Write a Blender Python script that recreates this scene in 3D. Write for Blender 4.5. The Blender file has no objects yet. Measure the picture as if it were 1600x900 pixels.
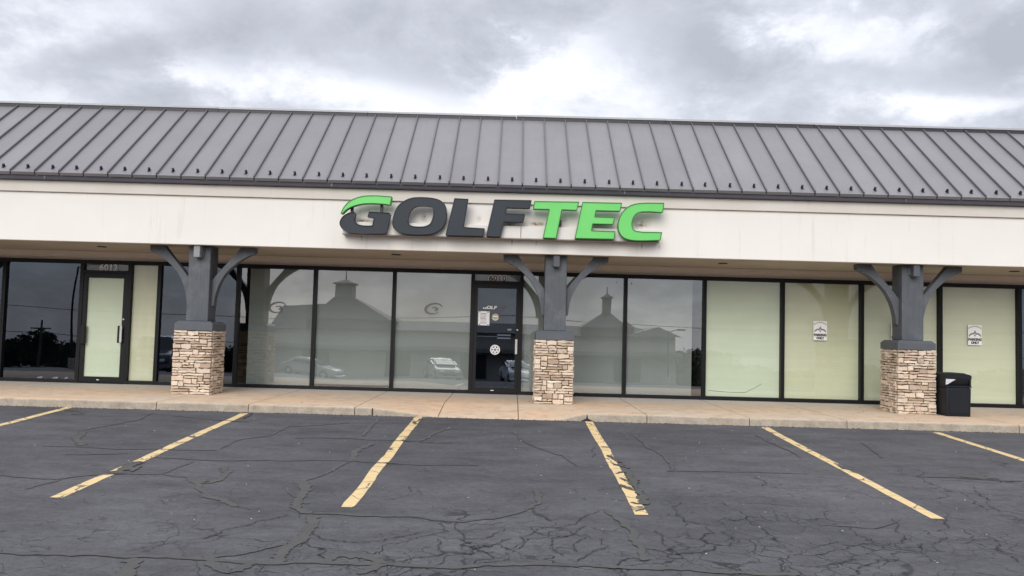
import bpy, bmesh, math, random
from mathutils import Vector, Matrix, noise as mnoise
R = random.Random(7)
SC = bpy.context.scene
COL = SC.collection

# ------------------------------------------------------------------ camera
CAM = Vector((0.0, -16.2, 1.35)); F = 1270.0
PITCH = math.atan(70.0 / F); ROLL = 0.027
cd = bpy.data.cameras.new("camera"); cam = bpy.data.objects.new("camera", cd); COL.objects.link(cam)
cd.sensor_width = 36.0; cd.lens = 36.0 * F / 1600.0; cd.clip_start = 0.1; cd.clip_end = 3000.0
cam.matrix_world = (Matrix.Translation(CAM) @ Matrix.Rotation(math.pi / 2 + PITCH, 4, 'X') @ Matrix.Rotation(ROLL, 4, 'Z'))
SC.camera = cam

def ray(px, py):
    r, s = px - 800.0, py - 450.0
    u = r * math.cos(ROLL) + s * math.sin(ROLL); v = -r * math.sin(ROLL) + s * math.cos(ROLL)
    return Vector((u, F * math.cos(PITCH) + v * math.sin(PITCH), F * math.sin(PITCH) - v * math.cos(PITCH)))
def at_y(px, py, Y):            # the point of the vertical plane y = Y seen at a photo position
    d = ray(px, py); return CAM + d * ((Y - CAM.y) / d.y)
SL = 0.0465
def lot_z(y):
    P = [(900, -0.3), (-1.0, -0.12), (-3.38, -0.02), (-3.42, 0.0), (-11, -0.353), (-18, -0.70), (-50, -2.7), (-60, -3.2), (-85, -4.6), (-150, -8.2), (-900, -49)]
    for (a, za), (b, zb) in zip(P, P[1:]):
        if y >= b: return za + (zb - za) * (y - a) / (b - a)
    return P[-1][1]
def at_lot(px, py):
    d = ray(px, py)             # plane z = SL * (y + 3.4)
    t = (SL * (CAM.y + 3.4) - CAM.z) / (d.z - SL * d.y)
    return CAM + d * t

# ------------------------------------------------------------------ world, sun, exposure
SUN_EL, SUN_AZ = math.radians(27), math.radians(194)     # azimuth measured from +y clockwise: behind the camera, a little to the left
W = bpy.data.worlds.new("World"); SC.world = W; W.use_nodes = True
nt = W.node_tree; nt.nodes.clear(); L = nt.links
def N(t, **k):
    n = nt.nodes.new(t)
    for a, b in k.items(): setattr(n, a, b)
    return n
def M(op, a, b=None, c=None):
    n = N('ShaderNodeMath', operation=op)
    for i, x in enumerate((a, b, c)):
        if x is None: continue
        if isinstance(x, (int, float)): n.inputs[i].default_value = x
        else: L.new(x, n.inputs[i])
    return n.outputs[0]
sky = N('ShaderNodeTexSky', sky_type='NISHITA', sun_disc=False, sun_elevation=SUN_EL, sun_rotation=SUN_AZ)
bg1 = N('ShaderNodeBackground'); bg1.inputs[1].default_value = 0.10; L.new(sky.outputs[0], bg1.inputs[0])
tc = N('ShaderNodeTexCoord'); sx = N('ShaderNodeSeparateXYZ'); L.new(tc.outputs['Generated'], sx.inputs[0])
dx, dy, dz = sx.outputs
zz = M('ADD', M('MAXIMUM', dz, 0.0), 0.42)
cb = N('ShaderNodeCombineXYZ'); L.new(M('DIVIDE', dx, zz), cb.inputs[0]); L.new(M('DIVIDE', dy, zz), cb.inputs[1])
def wnoise(scale, detail, rough, dist, off):
    mp = N('ShaderNodeMapping'); mp.inputs['Location'].default_value = off; L.new(cb.outputs[0], mp.inputs[0])
    n = N('ShaderNodeTexNoise'); n.inputs['Scale'].default_value = scale; n.inputs['Detail'].default_value = detail
    n.inputs['Roughness'].default_value = rough; n.inputs['Distortion'].default_value = dist
    L.new(mp.outputs[0], n.inputs['Vector']); return n.outputs[0]
n1 = wnoise(1.9, 10, 0.60, 0.2, (3.1, 1.7, 0.4)); n2 = wnoise(5.0, 10, 0.66, 0.2, (8.3, 2.2, 1.0))
cl = M('ADD', M('MULTIPLY', n1, 1.0), M('MULTIPLY', n2, 0.62))        # about 0.67 in the middle
ay = M('MAXIMUM', dy, 0.02)
wob = M('MULTIPLY', M('SUBTRACT', n2, 0.5), 0.45)
az_ = M('ADD', M('DIVIDE', dx, ay), wob); el_ = M('ADD', M('DIVIDE', dz, ay), M('MULTIPLY', M('SUBTRACT', n1, 0.5), 0.16))
for (px, py, rx, ry, amp) in [(890, 118, 105, 36, .20), (785, 66, 22, 14, .12), (1300, 95, 120, 55, .22), (1400, 50, 50, 35, .12), (500, 150, 190, 26, .20),
                              (100, 50, 160, 40, .13), (1540, 185, 130, 22, .22), (330, 118, 60, 25, .10), (230, 90, 150, 38, -.17), (560, 60, 210, 55, -.16),
                              (1085, 80, 60, 75, -.12), (1545, 70, 85, 80, -.24), (820, 25, 160, 30, -.12), (60, 120, 90, 25, -.05), (660, 120, 60, 30, -.08), (1330, 135, 120, 14, -.07)]:
    d = ray(px, py); a0, e0 = d.x / d.y, d.z / d.y
    q = M('ADD', M('POWER', M('DIVIDE', M('SUBTRACT', az_, a0), rx / F), 2.0), M('POWER', M('DIVIDE', M('SUBTRACT', el_, e0), ry / F), 2.0))
    cl = M('ADD', cl, M('MULTIPLY', M('EXPONENT', M('MULTIPLY', q, -1.0)), amp))
cr = N('ShaderNodeValToRGB'); L.new(cl, cr.inputs[0]); e = cr.color_ramp.elements
e[0].position = 0.52; e[0].color = (.29, .30, .34, 1); e[1].position = 1.0; e[1].color = (.70, .695, .71, 1)
for p, c in ((0.66, (.35, .365, .405, 1)), (0.76, (.415, .43, .48, 1)), (0.86, (.53, .545, .59, 1)), (0.95, (.63, .635, .665, 1))):
    x = e.new(p); x.color = c
grad = M('ADD', 0.90, M('MULTIPLY', M('MAXIMUM', dz, 0.0), 1.25))    # overcast sky: brighter overhead than near the horizon
bg2 = N('ShaderNodeBackground'); L.new(cr.outputs[0], bg2.inputs[0]); L.new(grad, bg2.inputs[1])
mx = N('ShaderNodeMixShader'); mx.inputs[0].default_value = 0.93; L.new(bg1.outputs[0], mx.inputs[1]); L.new(bg2.outputs[0], mx.inputs[2])
wo = N('ShaderNodeOutputWorld'); L.new(mx.outputs[0], wo.inputs[0])

sd = bpy.data.lights.new("sun", 'SUN'); sun = bpy.data.objects.new("sun", sd); COL.objects.link(sun)
sd.energy = 1.5; sd.angle = math.radians(38); sd.color = (1, .965, .92)
sdir = Vector((math.sin(SUN_AZ) * math.cos(SUN_EL), math.cos(SUN_AZ) * math.cos(SUN_EL), math.sin(SUN_EL)))
sun.rotation_euler = (-sdir).to_track_quat('-Z', 'Y').to_euler(); sun.location = (0, 0, 30)
vs = SC.view_settings; vs.view_transform = 'Standard'; vs.look = 'None'; vs.exposure = 0.50; vs.gamma = 1.0
SC.cycles.max_bounces = 8; SC.cycles.transparent_max_bounces = 12; SC.cycles.use_denoising = True; SC.cycles.caustics_reflective = False

# ------------------------------------------------------------------ materials
def srgb(r, g, b):
    f = lambda c: (c / 255 / 12.92) if c / 255 <= .04045 else ((c / 255 + .055) / 1.055) ** 2.4
    return (f(r), f(g), f(b), 1)
class Mat:
    def __init__(s, name, base=(.5, .5, .5), rough=.6, metal=0, spec=.5):
        s.m = bpy.data.materials.new(name); s.m.use_nodes = True; s.t = s.m.node_tree; s.l = s.t.links
        s.b = s.t.nodes['Principled BSDF']; s.col = (*base[:3], 1)
        s.b.inputs['Base Color'].default_value = s.col; s.b.inputs['Roughness'].default_value = rough
        s.b.inputs['Metallic'].default_value = metal; s.b.inputs['Specular IOR Level'].default_value = spec
        s.tc = None
    def n(s, t, **k):
        x = s.t.nodes.new(t)
        for a, b in k.items(): setattr(x, a, b)
        return x
    def vec(s, kind='Object', scale=(1, 1, 1), loc=(0, 0, 0)):
        tc = s.n('ShaderNodeTexCoord'); mp = s.n('ShaderNodeMapping')
        src = tc.outputs[kind]
        if kind == 'World':
            pass
        mp.inputs['Scale'].default_value = scale; mp.inputs['Location'].default_value = loc
        s.l.new(src, mp.inputs[0]); return mp.outputs[0]
    def pos(s, scale=(1, 1, 1), loc=(0, 0, 0)):
        g = s.n('ShaderNodeNewGeometry'); mp = s.n('ShaderNodeMapping')
        mp.inputs['Scale'].default_value = scale; mp.inputs['Location'].default_value = loc
        s.l.new(g.outputs['Position'], mp.inputs[0]); return mp.outputs[0]
    def noise(s, v, scale=5, detail=5, rough=.6, dist=0):
        x = s.n('ShaderNodeTexNoise'); x.inputs['Scale'].default_value = scale; x.inputs['Detail'].default_value = detail
        x.inputs['Roughness'].default_value = rough; x.inputs['Distortion'].default_value = dist
        s.l.new(v, x.inputs['Vector']); return x.outputs[0]
    def ramp(s, f, stops, const=False):
        r = s.n('ShaderNodeValToRGB'); s.l.new(f, r.inputs[0]); e = r.color_ramp.elements
        if const: r.color_ramp.interpolation = 'CONSTANT'
        e[0].position, e[0].color = stops[0][0], s.c4(stops[0][1]); e[1].position, e[1].color = stops[-1][0], s.c4(stops[-1][1])
        for p, c in stops[1:-1]:
            x = e.new(p); x.color = s.c4(c)
        return r.outputs[0]
    def c4(s, c): return (c, c, c, 1) if isinstance(c, (int, float)) else (*c[:3], 1)
    def math(s, op, a, b=None, clamp=False):
        n = s.n('ShaderNodeMath', operation=op); n.use_clamp = clamp
        for i, x in enumerate((a, b)):
            if x is None: continue
            if isinstance(x, (int, float)): n.inputs[i].default_value = x
            else: s.l.new(x, n.inputs[i])
        return n.outputs[0]
    def mix(s, f, a, b, mode='MIX'):
        n = s.n('ShaderNodeMix', data_type='RGBA', blend_type=mode)
        for i, x in ((0, f), (6, a), (7, b)):
            if isinstance(x, (int, float)) and i == 0: n.inputs[0].default_value = x
            elif isinstance(x, (tuple, list, float, int)): n.inputs[i].default_value = s.c4(x)
            else: s.l.new(x, n.inputs[i])
        return n.outputs[2]
    def base(s, c): s.l.new(c, s.b.inputs['Base Color'])
    def rough(s, c): s.l.new(c, s.b.inputs['Roughness'])
    def bump(s, h, strength=.3, dist=.01):
        n = s.n('ShaderNodeBump'); n.inputs['Strength'].default_value = strength; n.inputs['Distance'].default_value = dist
        s.l.new(h, n.inputs['Height']); s.l.new(n.outputs[0], s.b.inputs['Normal'])
    def rnd(s):
        return s.n('ShaderNodeObjectInfo').outputs['Random']

def simple(name, c, rough=.6, var=.12, scale=6, metal=0, bump=0.0, spec=.5):
    m = Mat(name, c, rough, metal, spec)
    n = m.noise(m.pos(), scale, 6, .65)
    f = m.ramp(n, [(.25, 1 - var), (.75, 1 + var)])
    m.base(m.mix(1.0, m.col, f, 'MULTIPLY'))
    if bump: m.bump(m.noise(m.pos(), scale * 12, 4), bump, .004)
    return m.m

# asphalt with faded patches, fine aggregate and alligator cracking towards the drive lane
a = Mat('asphalt', (.085, .083, .095), .78, spec=.35)
p = a.pos()
big = a.noise(p, .35, 5, .6); mid = a.noise(a.pos((1, 2.2, 1)), 1.4, 6, .65); fine = a.noise(p, 55, 4, .7); grit = a.noise(p, 190, 2, .8)
c = a.mix(a.ramp(big, [(.35, 0), (.65, 1)]), (.064, .063, .069), (.095, .093, .101))
c = a.mix(1.0, c, a.ramp(mid, [(.28, .70), (.5, 1.0), (.74, 1.28)]), 'MULTIPLY')
c = a.mix(1.0, c, a.ramp(fine, [(.25, .74), (.5, 1.0), (.8, 1.3)]), 'MULTIPLY')
sp2 = a.noise(a.pos((1, 1.6, 1), (2, 9, 0)), 13, 7, .78)
c = a.mix(1.0, c, a.ramp(sp2, [(.30, .68), (.5, 1.0), (.72, 1.30)]), 'MULTIPLY')
oil = a.noise(a.pos((1, 1, 1), (7, 1, 0)), .9, 6, .65)
c = a.mix(a.ramp(oil, [(.60, 0), (.74, .5)]), c, (.045, .044, .046))
c = a.mix(a.ramp(grit, [(.73, 0), (.80, .5)]), c, (.26, .255, .26))
scr = a.noise(a.pos((.5, 5.5, 1)), 2.1, 7, .75, .3)
c = a.mix(a.ramp(scr, [(.64, 0), (.80, .33)]), c, (.19, .19, .20))
# tyre-dark oil drips at the middle of the stalls
def vor(scale, warp, seedloc):
    w = a.n('ShaderNodeVectorMath', operation='MULTIPLY_ADD')
    nn = a.n('ShaderNodeTexNoise'); nn.inputs['Scale'].default_value = 3.2; nn.inputs['Detail'].default_value = 5
    a.l.new(p, nn.inputs['Vector'])
    w.inputs[1].default_value = (warp, warp, 0); a.l.new(nn.outputs['Color'], w.inputs[0]); a.l.new(a.pos((1, 1, 0), seedloc), w.inputs[2])
    v = a.n('ShaderNodeTexVoronoi', feature='DISTANCE_TO_EDGE'); v.inputs['Scale'].default_value = scale
    a.l.new(w.outputs[0], v.inputs['Vector']); return v.outputs['Distance']
v1 = vor(1.55, .55, (0, 0, 0)); v2 = vor(3.3, .35, (4, 2, 0))
sxp = a.n('ShaderNodeSeparateXYZ'); a.l.new(p, sxp.inputs[0])
reg = a.math('ADD', a.math('MULTIPLY', sxp.outputs[0], .085), a.math('MULTIPLY', a.math('ADD', sxp.outputs[1], 8.0), -.20))   # more towards the lower right
reg = a.math('ADD', reg, a.math('MULTIPLY', a.math('SUBTRACT', a.noise(p, .55, 3), .5), 1.6))
m1 = a.ramp(reg, [(.10, 0), (.34, 1)]); brk = a.ramp(a.noise(p, 2.0, 4, .6), [(.36, 0), (.52, 1)])
brk2 = a.ramp(a.noise(a.pos((1, 1, 1), (5, 5, 0)), 1.3, 4, .6), [(.42, 0), (.52, 1)])
k1 = a.math('MULTIPLY', a.math('MULTIPLY', a.ramp(v1, [(.006, 1), (.016, 0)]), m1), brk)
k2 = a.math('MULTIPLY', a.math('MULTIPLY', a.ramp(v2, [(.008, .85), (.022, 0)]), a.ramp(reg, [(.32, 0), (.6, 1)])), brk2)
v3 = vor(5.2, .30, (9, 5, 0)); v4 = vor(2.3, .6, (1, 8, 0))
br3 = a.ramp(a.noise(a.pos((1, 1, 1), (2, 7, 1)), 1.7, 5, .65), [(.50, 0), (.60, 1)])
fg = a.n('ShaderNodeMapRange'); fg.inputs[1].default_value = -5.0; fg.inputs[2].default_value = -9.0; a.l.new(sxp.outputs[1], fg.inputs[0])
k3 = a.math('MULTIPLY', a.math('MULTIPLY', a.ramp(v3, [(.010, .8), (.030, 0)]), br3), a.ramp(reg, [(.25, 0), (.55, 1)]))
k4 = a.math('MULTIPLY', a.math('MULTIPLY', a.ramp(v4, [(.003, .75), (.010, 0)]), a.ramp(a.noise(a.pos((1, 1, 1), (4, 4, 4)), 2.4, 5, .6), [(.46, 0), (.56, 1)])), fg.outputs[0])
kk = a.math('MAXIMUM', a.math('MAXIMUM', k1, k2), a.math('MAXIMUM', k3, k4))
c = a.mix(kk, c, (.012, .012, .014)); a.base(c)
h = a.math('SUBTRACT', a.math('ADD', a.math('MULTIPLY', fine, .5), a.math('MULTIPLY', grit, .35)), a.math('MULTIPLY', kk, 1.5))
a.bump(h, .55, .006); ASPH = a.m

t_ = Mat('tar_sealant', (.045, .044, .042), .62, spec=.4)
t_.base(t_.mix(t_.ramp(t_.noise(t_.pos(), 3, 6, .7), [(.3, 0), (.7, 1)]), (.058, .057, .055), (.084, .082, .079)))
t_.bump(t_.noise(t_.pos(), 60, 4), .4, .004); TAR = t_.m
t_ = Mat('crack', (.02, .02, .021), .9); t_.b.inputs['Base Color'].default_value = (.030, .029, .030, 1); CRK = t_.m

y_ = Mat('yellow_line_paint', (.55, .40, .19), .7)
pn = y_.noise(y_.pos(), 26, 6, .75); pb = y_.noise(y_.pos(), 3.2, 5, .6)
yc = y_.mix(y_.ramp(pb, [(.3, 0), (.7, 1)]), (.66, .485, .235), (.74, .56, .29))
yc = y_.mix(y_.ramp(y_.noise(y_.pos(), 9, 6, .7), [(.52, 0), (.75, .6)]), yc, (.40, .29, .17))
wear = y_.ramp(y_.math('ADD', y_.math('MULTIPLY', pn, .55), y_.math('MULTIPLY', pb, .5)), [(.65, 0), (.70, 1)])
vv = y_.n('ShaderNodeTexVoronoi', feature='DISTANCE_TO_EDGE'); vv.inputs['Scale'].default_value = 2.6
vw = y_.n('ShaderNodeVectorMath', operation='MULTIPLY_ADD'); vn = y_.n('ShaderNodeTexNoise'); vn.inputs['Scale'].default_value = 5
y_.l.new(y_.pos(), vn.inputs['Vector']); y_.l.new(vn.outputs['Color'], vw.inputs[0]); vw.inputs[1].default_value = (.25, .25, 0); y_.l.new(y_.pos(), vw.inputs[2]); y_.l.new(vw.outputs[0], vv.inputs['Vector'])
wear = y_.math('MAXIMUM', wear, y_.ramp(vv.outputs['Distance'], [(.010, .9), (.026, 0)]))
y_.base(y_.mix(wear, yc, (.075, .072, .078))); y_.bump(pn, .4, .003); YEL = y_.m

c_ = Mat('concrete_walk', (.56, .44, .32), .85, spec=.3)
big = c_.noise(c_.pos((.5, 1, 1)), .9, 6, .6); st = c_.noise(c_.pos(), 4.5, 7, .7); gr = c_.noise(c_.pos(), 80, 3, .7)
cc = c_.mix(c_.ramp(big, [(.3, 0), (.68, 1)]), (.70, .475, .30), (.60, .50, .385))
cc = c_.mix(1.0, cc, c_.ramp(st, [(.28, .74), (.5, 1), (.75, 1.12)]), 'MULTIPLY')
cc = c_.mix(c_.ramp(c_.noise(c_.pos((1, 1, 1), (3, 3, 3)), 13, 5, .7), [(.62, 0), (.76, .55)]), cc, (.24, .19, .15))
cc = c_.mix(1.0, cc, c_.ramp(gr, [(.2, .88), (.8, 1.1)]), 'MULTIPLY')
sp_ = c_.n('ShaderNodeSeparateXYZ'); c_.l.new(c_.pos(), sp_.inputs[0])
nearwall = c_.ramp(c_.math('ADD', sp_.outputs[1], c_.math('MULTIPLY', c_.math('SUBTRACT', big, .5), 1.6)), [(-1.1, 0), (-.35, .75)]) if False else None
rr = c_.n('ShaderNodeMapRange'); rr.inputs[1].default_value = -1.5; rr.inputs[2].default_value = -.5
c_.l.new(c_.math('ADD', sp_.outputs[1], c_.math('MULTIPLY', c_.math('SUBTRACT', st, .5), .9)), rr.inputs[0])
cc = c_.mix(c_.math('MULTIPLY', rr.outputs[0], .8), cc, (.56, .525, .48))       # greyer, cleaner concrete kept dry by the canopy
c_.base(cc); c_.bump(gr, .35, .004); WALK = c_.m
c_ = Mat('concrete_curb_face', (.42, .38, .31), .9, spec=.25)
st = c_.noise(c_.pos(), 5, 7, .75); gr = c_.noise(c_.pos(), 60, 4, .8)
cc = c_.mix(c_.ramp(st, [(.3, 0), (.7, 1)]), (.28, .24, .19), (.52, .45, .36))
cc = c_.mix(c_.ramp(c_.noise(c_.pos((1, 1, 3)), 17, 4), [(.62, 0), (.74, .65)]), cc, (.13, .115, .10))
c_.base(c_.mix(1.0, cc, c_.ramp(gr, [(.2, .8), (.8, 1.2)]), 'MULTIPLY')); c_.bump(gr, .6, .006); CURB = c_.m

# stucco of the fascia, with rain streaks and rust marks round the sign's fixings
def stucco(name, ca, cb, streak, marks=()):
    s = Mat(name, ca, .9, spec=.2)
    n = s.noise(s.pos(), 1.1, 6, .6); g = s.noise(s.pos(), 120, 3, .7)
    c = s.mix(s.ramp(n, [(.3, 0), (.7, 1)]), ca, cb)
    v = s.noise(s.pos((3.2, 3.2, .22)), 2.6, 6, .7)
    c = s.mix(s.math('MULTIPLY', s.ramp(v, [(.58, 0), (.76, 1)]), streak), c, (.33, .27, .21))
    sep = s.n('ShaderNodeSeparateXYZ'); s.l.new(s.pos(), sep.inputs[0])
    sm = s.noise(s.pos((1, 1, 1)), 9, 5, .7)
    for (mx_, mz, rx, rz, amp, colr) in marks:
        qa = s.math('POWER', s.math('DIVIDE', s.math('SUBTRACT', sep.outputs[0], mx_), rx), 2.0)
        qb = s.math('POWER', s.math('DIVIDE', s.math('SUBTRACT', sep.outputs[2], mz), rz), 2.0)
        ex = s.math('EXPONENT', s.math('MULTIPLY', s.math('ADD', qa, qb), -1.0))
        f = s.math('MULTIPLY', s.math('MULTIPLY', ex, amp), s.ramp(sm, [(.35, .2), (.62, 1.2)]), clamp=True)
        c = s.mix(f, c, colr)
    s.base(c); s.bump(g, .25, .003); return s.m
def fz(px, py): q = at_y(px, py, -2.0); return q.x, q.z
RUST = (.20, .11, .05); GREY = (.28, .25, .22)
marks = []
for px, py, rx, rz, am, co in [(568, 345, .13, .035, 1.2, RUST), (572, 350, .20, .05, .5, GREY), (663, 340, .05, .07, .8, GREY), (748, 342, .04, .05, .6, GREY), (797, 350, .09, .03, 1.1, RUST), (840, 350, .11, .035, 1.2, RUST),
                               (935, 350, .09, .03, 1.0, RUST), (1003, 347, .12, .07, .6, GREY), (1000, 352, .1, .03, .9, RUST), (880, 343, .05, .05, .6, GREY), (800, 379, .012, .05, .9, RUST), (838, 379, .01, .05, .8, RUST), (565, 370, .012, .05, .8, RUST),
                               (1003, 384, .012, .05, 1, RUST), (1030, 385, .02, .05, .5, GREY)]:
    X, Z = fz(px, py); marks.append((X, Z, rx, rz, am, co))
STUC = stucco('stucco_fascia', (.785, .755, .705), (.82, .79, .745), .24, marks)
marks = []
for px, py, rx, rz, am, co in [(1240, 303, .05, .12, .5, RUST), (1262, 305, .03, .12, .6, RUST), (1285, 305, .02, .1, .5, RUST), (1420, 308, .02, .12, .7, RUST), (1450, 309, .015, .14, .8, GREY), (335, 284, .12, .1, .35, GREY), (815, 290, .05, .03, .8, GREY), (720, 292, .2, .1, .2, RUST)]:
    X, Z = fz(px, py); marks.append((X, Z, rx, rz, am, co))
TRIM = stucco('stucco_trim', (.64, .595, .53), (.70, .665, .61), .22, marks)
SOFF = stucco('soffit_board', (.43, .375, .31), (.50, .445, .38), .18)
BWAL = simple('wall_band_stucco', (.74, .66, .58), .9, .06)

def roofmat():
    s = Mat('standing_seam_metal', (.23, .225, .25), .45, .0, .5)
    n = s.noise(s.pos((1, 1, 1)), .8, 5, .6); v = s.noise(s.pos((7, .7, .7)), 2.5, 5, .6)
    c = s.mix(s.ramp(n, [(.3, 0), (.7, 1)]), (.182, .176, .184), (.212, .205, .214))
    c = s.mix(1.0, c, s.ramp(v, [(.3, .97), (.7, 1.03)]), 'MULTIPLY')
    c = s.mix(1.0, c, s.ramp(s.rnd(), [(0, .95), (1, 1.05)]), 'MULTIPLY')
    s.base(c); s.bump(s.noise(s.pos((1, 1, 1)), 3.2, 3), .3, .03); return s.m
ROOF = roofmat()
SEAM = simple('seam_metal', (.12, .116, .124), .5, .08)
GUTT = simple('gutter_metal', (.105, .10, .125), .42, .10, 2)
CAPM = simple('flashing_light', (.42, .42, .44), .45, .08)
BLK = simple('black_aluminium', (.007, .007, .009), .45, .15, 3, spec=.25)
GRDM = simple('guard_dark', (.03, .03, .035), .5)
w_ = Mat('painted_timber', (.115, .135, .16), .62)
g = w_.noise(w_.pos((7, 7, .5)), 4, 7, .7); b = w_.noise(w_.pos(), 2.2, 6, .65)
cc = w_.mix(w_.ramp(g, [(.3, 0), (.7, 1)]), (.066, .074, .086), (.094, .103, .117))
cc = w_.mix(w_.ramp(b, [(.50, 0), (.70, .75)]), cc, (.145, .155, .168))
cc = w_.mix(1.0, cc, w_.ramp(w_.noise(w_.pos((20, 20, 1)), 6, 5, .7), [(.3, .82), (.7, 1.15)]), 'MULTIPLY')
kn = w_.n('ShaderNodeTexVoronoi'); kn.inputs['Scale'].default_value = 3.1; w_.l.new(w_.pos((1.6, 1.6, .8)), kn.inputs['Vector'])
cc = w_.mix(w_.ramp(kn.outputs['Distance'], [(.03, .55), (.09, 0)]), cc, (.07, .08, .09))
w_.base(cc); w_.bump(g, .6, .006); WOOD = w_.m
CAPW = simple('cap_paint', (.082, .090, .104), .6, .14, 5)
BRKT = simple('bracket_grey', (.24, .25, .26), .5, .15, 9)

s_ = Mat('ledge_stone', (.5, .38, .28), .9, spec=.25)
r0 = s_.rnd(); n = s_.noise(s_.pos(), 14, 6, .7); n3 = s_.noise(s_.pos(), 70, 4, .7)
cc = s_.ramp(r0, [(0, (.52, .40, .30)), (.2, (.78, .67, .54)), (.4, (.66, .51, .39)), (.55, (.84, .74, .61)), (.72, (.42, .32, .24)), (.86, (.74, .59, .46)), (1, (.64, .55, .45))])
cc = s_.mix(s_.ramp(n, [(.50, 0), (.78, .6)]), cc, (.32, .23, .17))
cc = s_.mix(1.0, cc, s_.ramp(n3, [(.2, .8), (.8, 1.18)]), 'MULTIPLY')
s_.base(cc); s_.bump(s_.math('ADD', n3, n), .8, .012); STONE = s_.m
MORT = simple('mortar_dark', (.10, .08, .062), .95, .3, 20)

def glass(name, refl, tint, gc=(.93, .97, 1)):
    m = bpy.data.materials.new(name); m.use_nodes = True; t = m.node_tree; t.nodes.clear()
    o = t.nodes.new('ShaderNodeOutputMaterial'); x = t.nodes.new('ShaderNodeMixShader'); x.inputs[0].default_value = refl
    tr = t.nodes.new('ShaderNodeBsdfTransparent'); tr.inputs[0].default_value = (*tint, 1)
    g = t.nodes.new('ShaderNodeBsdfGlossy'); g.inputs['Roughness'].default_value = 0.0; g.inputs[0].default_value = (*gc, 1)
    t.links.new(tr.outputs[0], x.inputs[1]); t.links.new(g.outputs[0], x.inputs[2]); t.links.new(x.outputs[0], o.inputs[0]); return m
GLS = glass('window_glass', .27, (.95, .97, .96)); GLP = glass('window_glass_papered', .075, (.97, .985, .975)); GLD = glass('window_glass_clear', .14, (.5, .56, .66), (.72, .83, 1))
def shade(name, ca, cb):
    s = Mat(name, ca, .85, spec=.2); n = s.noise(s.pos(), .9, 5, .55)
    c = s.mix(s.ramp(n, [(.3, 0), (.7, 1)]), ca, cb)
    v = s.noise(s.pos((.25, 1, 6)), 1.5, 4); c = s.mix(1.0, c, s.ramp(v, [(.3, .96), (.7, 1.03)]), 'MULTIPLY')
    s.base(c); return s.m
SHG = shade('grey_roller_shade', (.335, .365, .35), (.37, .40, .385))
SHY = shade('olive_window_paper', (.62, .645, .455), (.67, .69, .505))
SHB = shade('mint_window_paper', (.61, .69, .52), (.66, .73, .57))
SHC = shade('cream_window_paper', (.64, .64, .46), (.69, .69, .51))
WHT = simple('white_paper', (.90, .90, .90), .7, .03)
WHD = Mat('white_vinyl', (.86, .86, .86), .5).m
INK = Mat('black_ink', (.03, .03, .035), .6).m
INKG = Mat('grey_ink', (.22, .22, .23), .6).m
DGRY = Mat('grey_vinyl', (.10, .105, .11), .6).m
GOLD = Mat('khaki_vinyl', (.42, .40, .26), .5).m
STEEL = simple('brushed_aluminium', (.55, .53, .50), .35, .1, 30)
NAVY = simple('bin_plastic', (.008, .010, .015), .5, .2, 3, spec=.3)
HILITE = simple('opening_highlight', (.55, .56, .60), .35, .35, 25)
SGD = simple('sign_dark_face', (.024, .032, .042), .55, .12, 2, spec=.35)
SGG = simple('sign_green_face', (.14, .60, .13), .45, .05, 2)
SGE = Mat('sign_return', (.018, .02, .024), .5).m
SGGE = Mat('sign_return_green', (.05, .20, .05), .5).m
RACE = simple('raceway_paint', (.72, .69, .645), .6, .06, 3)
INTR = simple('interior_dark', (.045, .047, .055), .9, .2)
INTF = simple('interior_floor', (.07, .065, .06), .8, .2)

# ------------------------------------------------------------------ mesh helpers
def new_mesh(name, verts, faces, mats, smooth=False, mi=None):
    me = bpy.data.meshes.new(name); me.from_pydata([tuple(v) for v in verts], [], faces)
    for m in (mats if isinstance(mats, (list, tuple)) else [mats]): me.materials.append(m)
    if mi: me.polygons.foreach_set('material_index', mi)
    if smooth: me.polygons.foreach_set('use_smooth', [True] * len(me.polygons))
    me.update(); return me
def link(name, me, parent=None, loc=None):
    o = bpy.data.objects.new(name, me); COL.objects.link(o)
    if parent is not None: o.parent = parent
    if loc is not None: o.location = loc
    return o
def tag(o, label=None, cat=None, group=None, kind=None):
    if label: o['label'] = label
    if cat: o['category'] = cat
    if group: o['group'] = group
    if kind: o['kind'] = kind
    return o
def thing(name, label, cat, loc=(0, 0, 0), rz=0, group=None):
    o = bpy.data.objects.new(name, None); COL.objects.link(o); o.location = loc; o.rotation_euler = (0, 0, rz)
    o.empty_display_size = .2
    return tag(o, label, cat, group)
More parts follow.
